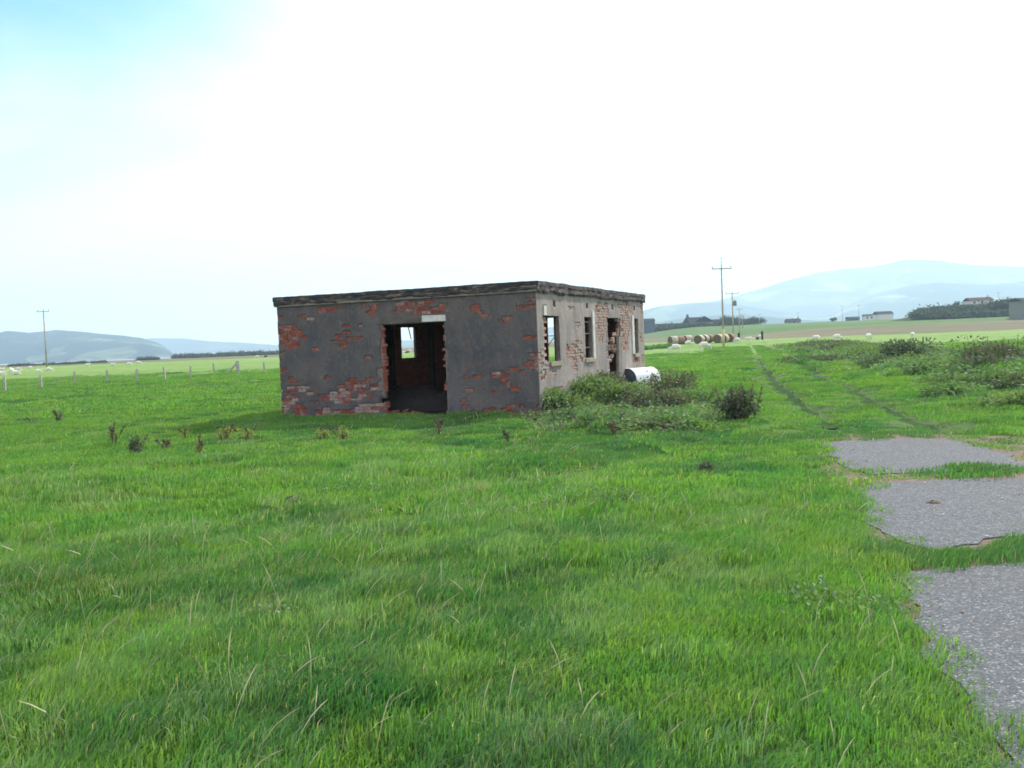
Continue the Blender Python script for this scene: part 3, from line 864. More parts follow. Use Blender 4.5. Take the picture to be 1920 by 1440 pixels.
# heap of dark rubble inside the doorway
V, Fs = [], []
nx_, ny_ = 60, 34
for j in range(ny_):
    for i in range(nx_):
        u = d0 - .6 + (d1 - d0 + 1.4) * i / (nx_ - 1); v = .28 + 1.9 * j / (ny_ - 1)
        t = math.sin(math.pi * min(1, max(0, j / (ny_ - 1)))) ** .6
        h = .05 + t * (.52 + .30 * float(vnoise(u, v, .5, 71)) + .18 * float(vnoise(u, v, .15, 72)) + .12 * sst(.6, 0, u - d0))
        q = K + dF * u + dS * v
        V.append((q[0], q[1], float(h)))
for j in range(ny_ - 1):
    for i in range(nx_ - 1):
        a_ = j * nx_ + i; Fs.append((a_, a_ + 1, a_ + nx_ + 1, a_ + nx_))
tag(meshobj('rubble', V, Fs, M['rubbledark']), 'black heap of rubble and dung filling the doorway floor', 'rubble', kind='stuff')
random.seed(9)
BL = {741: 'loose red brick at the left jamb end of the threshold', 752: 'loose red brick second from the left doorway jamb', 762: 'loose red brick third from the left doorway jamb', 780: 'loose red brick in the middle of the doorway threshold',
      790: 'loose red brick just right of the threshold middle', 797: 'loose red brick second from the right doorway jamb', 812: 'loose red brick nearest the right doorway jamb'}
for (px, py) in ((752, 768), (762, 771), (790, 769), (797, 766), (812, 764), (741, 773), (780, 775)):
    p = pplane(px, py, 0.06)
    mb = MB(); mb.box(-.1, -.05, -.035, .1, .05, .035, .008)
    o = mb.build('loose_brick', M['brick']); o.location = (p[0], p[1], max(0.07, gz(p[0], p[1]) + 0.04)); o.rotation_euler = (random.uniform(-.3, .3), random.uniform(-.3, .3), random.uniform(0, 3))
    tag(o, BL[px], 'brick', 'loose bricks on the threshold')
#@@NEXT
# ------------------------------------------------------------------ grass
def blades(n, R, hmin, hmax, wd, lean=0.5, segs=2, seed=0, wind=(0.35, -0.1)):
    r = np.random.default_rng(seed)
    rad = R * np.sqrt(r.random(n)); th = r.random(n) * 2 * np.pi
    x, y = rad * np.cos(th), rad * np.sin(th)
    h = hmin + (hmax - hmin) * r.random(n) ** 1.3
    h *= 1 - 0.45 * (rad / R) ** 2
    a = r.random(n) * 2 * np.pi
    ld = lean * (0.3 + r.random(n)) * h
    dx, dy = np.cos(a) * ld + wind[0] * h, np.sin(a) * ld + wind[1] * h
    ww = wd * (0.6 + 0.8 * r.random(n)); b = a + np.pi / 2 + (r.random(n) - .5)
    bx, by = np.cos(b) * ww / 2, np.sin(b) * ww / 2
    P = []
    for t, wf in ((0, 1.0), (0.55, 0.8)):
        px_, py_, pz = x + dx * t * t, y + dy * t * t, h * t * (1 - 0.25 * t * 0)
        P += [np.stack([px_ - bx * wf, py_ - by * wf, pz - (0.03 if t == 0 else 0)], -1), np.stack([px_ + bx * wf, py_ + by * wf, pz - (0.03 if t == 0 else 0)], -1)]
    P.append(np.stack([x + dx, y + dy, h * (1 - 0.35 * np.minimum(1, (ld / h)))], -1))
    V = np.stack(P, 1).reshape(-1, 3)
    k = np.arange(n)[:, None] * 5
    F = np.concatenate([k + np.array([[0, 1, 3]]), k + np.array([[0, 3, 2]]), k + np.array([[2, 3, 4]])])
    return V, F

def leafcloud(n, fn, size, seed, droop=.3, elong=1.8):
    """n folded leaves at points and outward directions from fn(rng)"""
    r = random.Random(seed); V, Fs = [], []
    for _ in range(n):
        p, out = fn(r); s = size * r.uniform(.55, 1.35)
        d = (Vector(out) + Vector((r.uniform(-.7, .7), r.uniform(-.7, .7), r.uniform(-.5, .6) - droop))).normalized()
        a = d.orthogonal().normalized(); a = Matrix.Rotation(r.uniform(0, 6.283), 3, d) @ a
        p = Vector(p); t = p + d * s * elong; mid = p + d * s * elong * .5; up = a.cross(d) * s * .15
        b_ = len(V); V += [tuple(p), tuple(mid + a * s * .5 + up), tuple(t), tuple(mid - a * s * .5 + up)]
        Fs += [(b_, b_ + 1, b_ + 2), (b_, b_ + 2, b_ + 3)]
    return V, Fs

def seedstems(n, R, hmin, hmax, wd, seed):
    r = random.Random(seed); mb = MB()
    for _ in range(n):
        a, q = r.random() * 6.283, R * math.sqrt(r.random()); x, y = q * math.cos(a), q * math.sin(a)
        h = r.uniform(hmin, hmax); b_ = r.random() * 6.283; l = r.uniform(.15, .7) * h
        pts = [Vector((x + math.cos(b_) * l * t * t + .25 * h * t * t, y + math.sin(b_) * l * t * t, h * (t - .2 * t * t))) for t in (0, .35, .65, .85, 1)]
        for i in range(4):
            ra = wd * (1 if i < 2 else 2.2); mb.tube(pts[i], pts[i + 1], ra, wd * (1 if i < 1 else 2.2 if i < 3 else .6), 3, False)
    return mb.v, mb.f

def protos(specs):
    """meshes kept out of the scene; only the grass object's instances show"""
    coll = bpy.data.collections.new('blade_tufts')
    for i, (V, F, m) in enumerate(specs):
        me = bpy.data.meshes.new('tuft'); 
        if isinstance(F, np.ndarray):
            me.vertices.add(len(V)); me.vertices.foreach_set('co', np.asarray(V, np.float32).ravel())
            k = F.shape[1]
            me.loops.add(F.size); me.loops.foreach_set('vertex_index', F.ravel().astype(np.int32))
            me.polygons.add(len(F)); me.polygons.foreach_set('loop_start', np.arange(0, F.size, k, dtype=np.int32))
            me.polygons.foreach_set('loop_total', np.full(len(F), k, np.int32)); me.update(calc_edges=True)
        else:
            me.from_pydata(V, [], F)
        me.materials.append(m)
        o = bpy.data.objects.new('tuft%02d' % i, me); coll.objects.link(o)
    return coll

def scatter(name, pts, rot, scl, idx, coll, label, cat, kind='stuff'):
    me = bpy.data.meshes.new(name)
    me.vertices.add(len(pts)); me.vertices.foreach_set('co', np.asarray(pts, np.float32).ravel())
    for nm, ty, dat in (('rot', 'FLOAT_VECTOR', rot), ('scl', 'FLOAT_VECTOR', scl), ('idx', 'INT', idx)):
        a = me.attributes.new(nm, ty, 'POINT')
        a.data.foreach_set('vector' if ty == 'FLOAT_VECTOR' else 'value', np.asarray(dat, np.float32 if ty != 'INT' else np.int32).ravel())
    o = bpy.data.objects.new(name, me); COL.objects.link(o)
    ng = bpy.data.node_groups.new(name + '_scatter', 'GeometryNodeTree')
    ng.interface.new_socket('Geometry', in_out='INPUT', socket_type='NodeSocketGeometry')
    ng.interface.new_socket('Geometry', in_out='OUTPUT', socket_type='NodeSocketGeometry')
    N = ng.nodes; gi, go = N.new('NodeGroupInput'), N.new('NodeGroupOutput')
    m2p = N.new('GeometryNodeMeshToPoints'); iop = N.new('GeometryNodeInstanceOnPoints'); ci = N.new('GeometryNodeCollectionInfo')
    ci.inputs['Collection'].default_value = coll; ci.inputs['Separate Children'].default_value = True; ci.inputs['Reset Children'].default_value = True
    def attr(nm, ty):
        a = N.new('GeometryNodeInputNamedAttribute'); a.data_type = ty; a.inputs['Name'].default_value = nm
        return a.outputs['Attribute']
    L = ng.links
    L.new(gi.outputs[0], m2p.inputs[0]); L.new(m2p.outputs[0], iop.inputs['Points'])
    L.new(ci.outputs[0], iop.inputs['Instance']); iop.inputs['Pick Instance'].default_value = True
    L.new(attr('idx', 'INT'), iop.inputs['Instance Index']); L.new(attr('rot', 'FLOAT_VECTOR'), iop.inputs['Rotation'])
    L.new(attr('scl', 'FLOAT_VECTOR'), iop.inputs['Scale']); L.new(iop.outputs[0], go.inputs[0])
    md = o.modifiers.new('scatter', 'NODES'); md.node_group = ng
    tag(o, label, cat, kind=kind)
    return o

def jitgrid(x0, x1, y0, y1, s, r):
    X, Y = np.meshgrid(np.arange(x0, x1, s), np.arange(y0, y1, s))
    return X.ravel() + (r.random(X.size) - .5) * s * 1.1, Y.ravel() + (r.random(X.size) - .5) * s * 1.1

def fieldmask(x, y):
    u = (x - K[0]) * dF[0] + (y - K[1]) * dF[1]; v = (x - K[0]) * dS[0] + (y - K[1]) * dS[1]
    inb = (u > -0.02) & (u < LF + 0.02) & (v > -0.02) & (v < LS + 0.02)
    return ~inb & (np.abs(x - 1) < 0.62 * np.abs(y) + 3.5)

TUFTDK = None
def grasszone(label, y0, y1, s, R, n, wd, hm, seed, fade=0.0, corridor=0):
    r = np.random.default_rng(seed)
    xl = 0.62 * y1 + 3.5
    x, y = jitgrid(-xl, xl + 1, y0, y1, s, r)
    k = fieldmask(x, y)
    td = seglist_dist(x, y, [(5.4, 14), (7.9, 24), (16, 60), (30, 130)])
    if corridor > 0: k &= td < 3.2
    if corridor < 0: k &= td > 3.0
    k &= (np.minimum(seglist_dist(x, y, RUT_L), seglist_dist(x, y, RUT_R)) > (.30 + .5 * R + .08 * (vnoise(x, y, 1.7, 91)))) | (y < 13.6)
    if fade: k &= (r.random(len(x)) < sst(y1, y1 - fade, y)) 
    x, y = x[k], y[k]
    hit = slabmask(x, y, min(.1, R * .36))
    d = inpoly(x, y, DIRT)
    between = (seglist_dist(x, y, [P0(1640, 1030), P0(1760, 1045), P0(1925, 1022)]) < 0.20) | (seglist_dist(x, y, [P0(1770, 886), P0(1810, 884), P0(1860, 880)]) < 0.20)
    tuft2 = seglist_dist(x, y, [P0(1775, 884), P0(1810, 882), P0(1850, 879)]) < 0.18
    k = (~hit | tuft2 | (between & ~slabmask(x, y, .02))) & (~d | between | (r.random(len(x)) < 0.6) & ~slabmask(x, y, .05))
    x, y, d, between = x[k], y[k], d[k], between[k]
    big = vnoise(x, y, 3.0, 51) + 0.7 * vnoise(x, y, 1.1, 52) + 0.5 * vnoise(x, y, .5, 53)
    leftness = sst(3.0, -2.5, x - 0.12 * y) * sst(20, 7, y)
    rut = np.minimum(seglist_dist(x, y, RUT_L), seglist_dist(x, y, RUT_R))
    trk = seglist_dist(x, y, [(5.4, 14), (7.9, 24), (16, 60), (30, 130)])
    sc = 0.85 + 0.55 * big + 0.45 * leftness
    sc *= np.where(y > 14, 1 - 0.55 * np.exp(-(rut / .3) ** 2), 1)
    sc *= np.where((y > 14) & (trk < 1.6), .8, 1)
    sc = np.where(d & ~between, 0.5, sc); sc = np.where(between, 0.9, sc)
    bankd = seglist_dist(x, y, BANK); sc = sc + 0.6 * np.exp(-(bankd / 2.2) ** 2)
    sc = np.clip(sc, .3, 2.2)
    idx = r.integers(0, 3, len(x))
    idx = np.where(big + .25 * (r.random(len(x)) - .5) < -0.30, 3 + r.integers(0, 2, len(x)), idx)
    idx = np.where((leftness > .25) & (r.random(len(x)) < .24 * leftness), 5, idx)
    idx = np.where((r.random(len(x)) < .02), 5, idx)
    idx = np.where(between, 3, idx)
    idx = np.where((bankd < 2.4) & (y > 17) & (r.random(len(x)) < .55), 3 + r.integers(0, 3, len(x)), idx)
    idx = np.where((r.random(len(x)) < (.028 + .05 * leftness) * (1 if y1 < 34 else .4)) & ~d, 6, idx)
    idx = np.where((vnoise(x, y, .9, 66) > .30) & (r.random(len(x)) < .35) & (idx < 3) & ~d, 7, idx)
    z = ground(x, y)
    P = np.stack([x, y, z], -1)
    rot = np.stack([(r.random(len(x)) - .5) * .3, (r.random(len(x)) - .5) * .3, (r.random(len(x)) - .5) * 2.4], -1)
    S = np.stack([.9 + .3 * r.random(len(x)), .9 + .3 * r.random(len(x)), sc * (.85 + .3 * r.random(len(x)))], -1)
    S[idx == 6, 2] = .8 + .5 * r.random((idx == 6).sum())
    g, gd, gp, gs = M['grass'], M['grass_dark'], M['grass_pale'], M['seed']
    sp = [blades(n, R, hm * .5, hm * 1.1, wd, .5, seed=seed + i) + (g,) for i in range(3)]
    sp += [blades(int(n * 1.1), R * .9, hm * .55, hm * 1.35, wd, .45, seed=seed + 5 + i) + (gd,) for i in range(2)]
    sp += [blades(int(n * .8), R * 1.0, hm * .7, hm * 1.6, wd * .75, .6, seed=seed + 9) + (gp,)]
    clov = leafcloud(70, lambda r_: ((r_.gauss(0, R * .45), r_.gauss(0, R * .45), r_.uniform(.25, 1.0) * hm), (r_.gauss(0, 1), r_.gauss(0, 1), .9)), .016 + wd, seed + 60, elong=1.3)
    v, f = seedstems(5, R, hm * 1.6, hm * 3.4, max(.0011, wd * .16), seed); sp += [(v, f, gs), clov + (M['nettle'],)]
    coll = protos(sp)
    print(label, len(P))
    return scatter('grass', P, rot, S, idx, coll, label, 'grass')

grasszone('lush green pasture grass close in front, with pale bent seed stems', 1.8, 9.5, 0.19, 0.25, 430, 0.0052, 0.095, 100, 1.5)
grasszone('green pasture grass of the middle field in front of the ruin', 8.0, 31, 0.33, 0.42, 440, 0.0105, 0.082, 200, 4)
grasszone('thinner looking pasture grass far off round the ruin', 27, 95, 0.95, 1.05, 380, 0.036, 0.09, 300, 30, -1)
grasszone('short grass between and beside the two wheel ruts of the track', 29, 125, 0.42, 0.42, 190, 0.03, 0.075, 400, 10, 1)

rf = np.random.default_rng(8)
P, RT, S, ID = [], [], [], []
for Pg in (SLABS[0][8:], SLABS[1][6:], SLABS[2][5:], DIRT[6:], DIRT[:3]):
    for a, b2 in zip(Pg[:-1], Pg[1:]):
        L_ = math.dist(a, b2)
        for _ in range(int(L_ / .05)):
            t = rf.random(); q = np.array(a) + (np.array(b2) - np.array(a)) * t + rf.normal(0, .07, 2)
            if bool(slabmask(np.array([q[0]]), np.array([q[1]]))[0]) or rf.random() < .35: continue
            P.append((q[0], q[1], gz(*q))); RT.append((rf.uniform(-.3, .3), rf.uniform(-.3, .3), rf.random() * 6.28))
            s_ = rf.uniform(.5, 1.1); S.append((s_, s_, s_ * rf.uniform(.6, 1.1))); ID.append(int(rf.choice((0, 0, 1, 2))))
coll = protos([blades(60, .10, .03, .10, .005, .9, seed=700) + (M['grass'],), blades(60, .10, .03, .10, .005, .9, seed=701) + (M['grass_dark'],), blades(60, .10, .03, .09, .004, 1.0, seed=702) + (M['grass_pale'],)])
scatter('grass', P, RT, S, ID, coll, 'ragged fringe of short grass creeping over the concrete slab edges', 'grass')

# ------------------------------------------------------------------ leafy plants
def bush(name, x, y, rx, ry, h, n, size, m, label, cat, group=None, seed=0, spikes=0, spikem=None, lumps=5, z=None):
    z = gz(x, y) if z is None else z
    root = empty(name, (x, y, z)); r0 = random.Random(seed)
    L = [(r0.uniform(-.6, .6) * rx, r0.uniform(-.6, .6) * ry, r0.uniform(.35, .75) * h, r0.uniform(.35, .6)) for _ in range(lumps)]
    stems = MB()
    for _ in range(max(6, lumps * 3)):
        lx, ly, lz, lr = r0.choice(L); e = Vector((lx + r0.uniform(-.3, .3) * rx, ly + r0.uniform(-.3, .3) * ry, lz + r0.uniform(0, .35) * h))
        stems.tube((lx * .5, ly * .5, -.05), e, .012 + .004 * h, .005, 4, False)
    def fn(r):
        lx, ly, lz, lr = r.choice(L)
        while True:
            a = Vector((r.gauss(0, 1), r.gauss(0, 1), r.gauss(0, 1)))
            if a.length > .01: break
        a.normalize(); q = r.random() ** .45
        p = Vector((lx + a.x * lr * rx * q, ly + a.y * lr * ry * q, lz + a.z * lr * h * q * .8))
        if p.z < 0.01: p.z = r.uniform(.01, .12)
        return p, a
    V, Fs = leafcloud(n, fn, size, seed + 1)
    meshobj('foliage', V, Fs, m, root)
    stems.build('stem', M['stem'], root)
    if spikes:
        mb = MB()
        for _ in range(spikes):
            lx, ly, lz, lr = r0.choice(L); b_ = Vector((lx + r0.uniform(-.4, .4) * rx, ly + r0.uniform(-.4, .4) * ry, lz * .6)); t = b_ + Vector((r0.uniform(-.15, .15), r0.uniform(-.15, .15), h * r0.uniform(.55, .85)))
            mb.tube(b_, t, .006, .004, 4, False)
            for j in range(26):
                q = b_.lerp(t, r0.uniform(.45, 1)); d = Vector((r0.uniform(-1, 1), r0.uniform(-1, 1), r0.uniform(-.2, 1))).normalized() * .035
                mb.tube(q, q + d, .009, .004, 3, False)
        mb.build('seed_spike', spikem or M['brownseed'], root)
    return tag(root, label, cat, group)

def bp(px, py): return g2(px, py)
GN = 'nettles and brambles along the side wall'
def pb(name, px, py, rx, ry, h, n, size, mk, label, cat='bush', seed=0, **kw):
    x, y = bp(px, py); h *= .78; n = int(n * .75); size *= .85; kw.setdefault('lumps', 9)
    return bush(name, x, y, rx, ry, h, n, size, M[mk], label, cat, seed=seed, **kw)
pb('nettle_clump', 1062, 772, .62, .6, .72, 2300, .055, 'nettle', 'bright green nettle clump at the near corner of the sunlit wall', seed=1, group=GN)
pb('nettle_clump', 1108, 758, .75, .7, .85, 2600, .055, 'nettle', 'green nettle clump under the toothed brick window', seed=2, group=GN)
pb('bramble_bush', 1138, 748, .7, .6, .85, 2500, .05, 'bramble', 'brownish green bramble in front of the round white tank end', seed=3, group=GN, spikes=5)
pb('nettle_clump', 1168, 762, .7, .6, .75, 2300, .055, 'nettle', 'nettle clump in the middle of the thicket below the tank', seed=4, group=GN)
pb('bramble_bush', 1256, 752, .85, .8, .92, 2800, .05, 'bramble', 'dark bramble rising right of the white tank', seed=5, group=GN, spikes=8)
pb('bramble_bush', 1235, 775, .8, .6, .62, 2200, .05, 'bramble', 'low dark bramble at the front foot of the thicket', seed=6, group=GN, spikes=3)
pb('nettle_clump', 1295, 764, .75, .6, .55, 1800, .05, 'nettle', 'low green nettle clump at the right end of the thicket', seed=7, group=GN)
pb('nettle_clump', 1100, 798, .8, .5, .42, 1700, .045, 'nettle', 'low yellowish weed patch in front of the near wall corner', seed=8, group=GN, spikes=5)
pb('nettle_clump', 1150, 804, .7, .4, .35, 1300, .045, 'nettle', 'low weed patch with brown seed stalks before the thicket', seed=9, group=GN, spikes=6)
pb('nettle_clump', 1020, 786, .5, .4, .3, 900, .045, 'bramble', 'small reddish weed growing against the shaded wall foot', seed=10, group=GN, spikes=3)
pb('nettle_clump', 1255, 800, .6, .4, .3, 1000, .04, 'nettle', 'low sprawling weeds between the thicket and the dark dock bush', seed=12, group=GN)
pb('dock_bush', 1383, 793, .36, .34, .70, 1900, .05, 'dockleaf', 'dark reddish dock bush standing alone beside the wheel tracks', seed=17, lumps=11, spikes=14, spikem=M['brownseed'])
# small plants scattered through the field
for i, (px, py, h, wdt, n, mk, sp_, lab) in enumerate((
        (255, 852, .46, .2, 420, 'dockleaf', 2, 'dark leafy dock plant standing alone in the left field'),
        (213, 838, .42, .1, 40, 'brownseed', 4, 'thin brown dock stalk left of the dark leafy plant'),
        (106, 795, .42, .25, 160, 'bramble', 4, 'purplish brown weed tuft below the left fence'),
        (310, 842, .28, .12, 60, 'brownseed', 3, 'short brown weed right of the dark leafy plant'),
        (371, 850, .36, .12, 90, 'yellowleaf', 2, 'thin yellowing weed stalk left of the shadow edge'),
        (420, 826, .42, .2, 260, 'yellowleaf', 4, 'yellow green dock with brown top at the shadow edge'),
        (455, 826, .36, .25, 260, 'yellowleaf', 3, 'bushy yellowish weed with brown top beside the shadow'),
        (345, 818, .28, .1, 60, 'yellowleaf', 2, 'small orange tinged weed at the shadow end'),
        (822, 812, .38, .08, 40, 'brownseed', 4, 'brown dry stalk in front of the doorway'),
        (603, 826, .3, .2, 200, 'yellowleaf', 1, 'yellow flowering ragwort tuft below the shaded wall'),
        (645, 822, .34, .22, 240, 'yellowleaf', 2, 'yellowish weed tuft in front of the red brick corner'),
        (952, 824, .3, .08, 70, 'dockleaf', 2, 'small dark stalk below the shaded right half of the wall'),
        (552, 950, .14, .12, 90, 'bramble', 0, 'small reddish weed in the mid left grass'),
        (1330, 888, .16, .14, 120, 'dockleaf', 0, 'small dark thistle in the grass left of the slabs'),
        (62, 800, .2, .2, 90, 'bramble', 2, 'low brown weed nearest the lower left fence posts'),
        (1150, 818, .3, .1, 60, 'brownseed', 3, 'brown stalk rising before the low weeds'))):
    x, y = bp(px, py)
    bush('weed', x, y, wdt * .8, wdt * .8, h * .8, n, .026, M[mk], lab, 'weed', 'weeds in the pasture', seed=50 + i, spikes=sp_, lumps=3)

# rough growth along the bank right of the track
r = random.Random(21)
bl = [('dark', 1712, 676, 1.0), ('purplish', 1836, 690, 1.15), ('dark', 1870, 690, 1.1), ('brown', 1908, 694, 1.2), ('green', 1780, 690, .7),
      ('green', 1645, 672, .8), ('dark', 1680, 684, .7), ('green', 1630, 668, .7), ('brown', 1590, 660, .8), ('brown', 1552, 653, .8), ('dark', 1818, 704, .8),
      ('green', 1745, 703, .6), ('green', 1870, 722, .55), ('dark', 1900, 735, .5), ('green', 1800, 722, .4), ('brown', 1515, 648, .6), ('dark', 1590, 676, .35), ('dark', 1524, 678, .35), ('green', 1790, 745, .4), ('green', 1895, 765, .4)]
adj = {'dark': 'dockleaf', 'purplish': 'bramble', 'brown': 'bramble', 'green': 'nettle'}
where = ['crowned with a tall clump, tallest left of the far sheep', 'with upright brown spires, tallest on the right bank', 'just left of the photo edge growth', 'at the right end of the bank top', 'in the gap of the bank top',
         'halfway along the bank beside the track', 'below the tall dark clump', 'on the far half of the bank', 'near the leftmost sheep of the right field', 'at the far end of the bank', 'below the brown spires',
         'on the near slope of the bank', 'low on the near slope at the right', 'at the foot of the bank on the right edge', 'low in the hollow before the bank', 'farthest along the bank towards the gate posts', 'small, alone on the track side of the bank', 'tiny, alone beside the right wheel rut', 'in the rough grass above the slabs', 'low at the right edge above the slabs']
for i, (k, px, py, h) in enumerate(bl):
    x, y = bp(px, py); s = max(.9, y / 26) 
    bush('bank_bush', x, y, 1.0 * s, .8 * s, h * (.62 if i not in (0, 1, 3) else .8), int(1300 * (1 + .6 * max(0, s - 1))), .05 * min(s, 1.35), M[adj[k]], '%s bush %s' % (k, where[i]), 'bush', 'bushes on the bank right of the track', seed=80 + i, spikes=7 if k != 'green' else 2, lumps=6)
# loose weeds thickening the bank
coll = protos([leafcloud(260, lambda r_: ((r_.gauss(0, .35), r_.gauss(0, .35), abs(r_.gauss(0, .22))), (r_.gauss(0, 1), r_.gauss(0, 1), .3)), .07, 300 + j) + (M[k],) for j, k in enumerate(('nettle', 'dockleaf', 'bramble'))]
              + [blades(150, .4, .3, .7, .03, .5, seed=500) + (M['grass_dark'],), blades(150, .4, .3, .7, .03, .5, seed=501) + (M['grass_pale'],)])
rr_ = np.random.default_rng(5)
P, RT, S, ID = [], [], [], []
for i in range(1050):
    k = rr_.integers(0, len(BANK) - 1); t = rr_.random(); a, b2 = np.array(BANK[k]), np.array(BANK[k + 1])
    q = a + (b2 - a) * t + rr_.normal(0, 1.0, 2) * (.85 + 0.008 * a[1])
    if q[1] < 18: continue
    s = .55 + .6 * rr_.random() + q[1] * .006
    P.append((q[0], q[1], gz(q[0], q[1]))); RT.append((0, 0, rr_.random() * 6)); S.append((s, s, s * (.42 + .35 * rr_.random()))); ID.append(rr_.choice((0, 0, 0, 1, 3, 3, 3, 4, 4)))
scatter('undergrowth', P, RT, S, ID, coll, 'tangle of rough weeds and rushes along the bank', 'undergrowth')
P, RT, S, ID = [], [], [], []
for i in range(260):
    px, py = rr_.uniform(1020, 1330), rr_.uniform(745, 812)
    if py < 745 + 30 * 0 or (px > 1250 and py < 760): continue
    q = bp(px, py); s = .45 + .35 * rr_.random()
    if not fieldmask(np.array([q[0]]), np.array([q[1]]))[0]: continue
    P.append((q[0], q[1], gz(*q))); RT.append((0, 0, rr_.random() * 6)); S.append((s, s, s * .7)); ID.append(rr_.choice((0, 0, 2, 3, 4)))
scatter('undergrowth', P, RT, S, ID, coll, 'low tangled weeds round the foot of the thicket by the wall', 'undergrowth')

# litter and pebbles on the slabs
P, RT, S, ID = [], [], [], []
mbp = MB(); mbp.box(-.5, -.4, -.2, .5, .4, .25, .18)
pm = simple('pebble', (0.4, 0.38, 0.35), .8, .4)
lm = simple('dead_leaf', (0.16, 0.09, 0.05), .9, .5)
coll = protos([(mbp.v, mbp.f, pm), (mbp.v, mbp.f, lm), ([(-.5, -.2, 0), (.5, -.25, .1), (.6, .2, .05), (-.4, .25, .12)], [(0, 1, 2, 3)], lm)])
for i in range(2600):
    x, y = rr_.uniform(1.3, 7), rr_.uniform(2.6, 13.6)
    on = bool(slabmask(np.array([x]), np.array([y]))[0])
    dd = inpoly(np.array([x]), np.array([y]), DIRT)[0]
    if not dd: continue
    if on and rr_.random() > .14: continue
    k = rr_.choice((0, 1, 2), p=(.3, .25, .45)) 
    s = rr_.uniform(.006, .022) * (1.6 if k == 2 else 1)
    P.append((x, y, (.013 if on else .003) + s * .1)); RT.append((rr_.uniform(-.2, .2), rr_.uniform(-.2, .2), rr_.random() * 6)); S.append((s, s, s)); ID.append(int(k))
scatter('gravel', P, RT, S, ID, coll, 'loose pebbles and dead leaves on the old concrete track', 'gravel')
# dropping on the middle slab
p = P0(1752, 941)
V, Fs = [], []
for j in range(6):
    for i in range(12):
        t = i / 12 * 6.283; q = (1 - (j / 5) ** 2) ** .5 if j < 5 else 0
        V.append((math.cos(t) * 0.062 * q * (1 + .2 * math.sin(3 * t)), math.sin(t) * .045 * q, .022 * j / 5 + .006 * math.sin(5 * t + j)))
for j in range(5):
    for i in range(12):
        a_ = j * 12 + i; b_ = j * 12 + (i + 1) % 12; Fs.append((a_, b_, b_ + 12, a_ + 12))
o = meshobj('dung', V, Fs, M['dirt'], smooth=True); o.location = (p[0], p[1], .008)
tag(o, 'dark flattened cow dung lying on the middle concrete slab', 'dung')

# ------------------------------------------------------------------ white tank by the wall
x, y = bp(1178, 737)
tk = empty('metal_tank', (x, y, gz(x, y)), 0)
ax = Vector((0.80, 0.60, 0)).normalized()
def barrel(R, L, n=28):
    V, Fs = [], []; side = Vector((ax.y, -ax.x, 0))
    prof = [(0, R), (.03, R + .012), (.07, R), (L * .5, R), (L - .07, R), (L - .03, R + .012), (L, R)]
    for (s, rr) in prof:
        for i in range(n):
            t = 2 * math.pi * i / n; V.append(tuple(ax * s + side * math.cos(t) * rr + Vector((0, 0, R + math.sin(t) * rr))))
    for k in range(len(prof) - 1):
        for i in range(n):
            a_ = k * n + i; b_ = k * n + (i + 1) % n; Fs.append((a_, b_, b_ + n, a_ + n))
    Fs.append(tuple(range((len(prof) - 1) * n, len(prof) * n)))
    return V, Fs
TR = .37
V, Fs = barrel(TR, 0.98)
mw = simple('white_galvanised_sheet', (0.78, 0.79, 0.8), .35, .05, 3, .0, .1, .5)
meshobj('tank_body', V, Fs, mw, tk, smooth=False)
V = [tuple(ax * .02 + Vector((ax.y, -ax.x, 0)) * math.cos(t) * TR * .99 + Vector((0, 0, TR + math.sin(t) * TR * .99))) for t in [2 * math.pi * i / 28 for i in range(28)]]
V2 = [(v[0] - ax.x * .035, v[1] - ax.y * .035, TR + (v[2] - TR) * .6) for v in V]; cx_ = Vector((0, 0, 0))
V2 = [tuple(Vector((0, 0, TR)) + (Vector(v) - Vector((0, 0, TR))) * .6 - ax * .035) for v in V]
meshobj('end_cap', V + V2, [(i, (i + 1) % 28, 28 + (i + 1) % 28, 28 + i) for i in range(28)] + [tuple(range(28, 56))], simple('shaded_end_grey', (0.08, 0.10, 0.13), .6), tk)  # dark colour of the cap stands in for shade on the near end
mb = MB(); 
for s in (.22, .78): mb.box(-.35, -.05, 0, .35, .05, .12, 0, Matrix.Translation(ax * s) @ Matrix.Rotation(math.atan2(-ax.x, ax.y), 4, 'Z'))
mb.build('cradle', M['timber'], tk)
tag(tk, 'white cylindrical metal tank with its end coloured dark for the shade, lying in weeds by the side wall', 'tank')

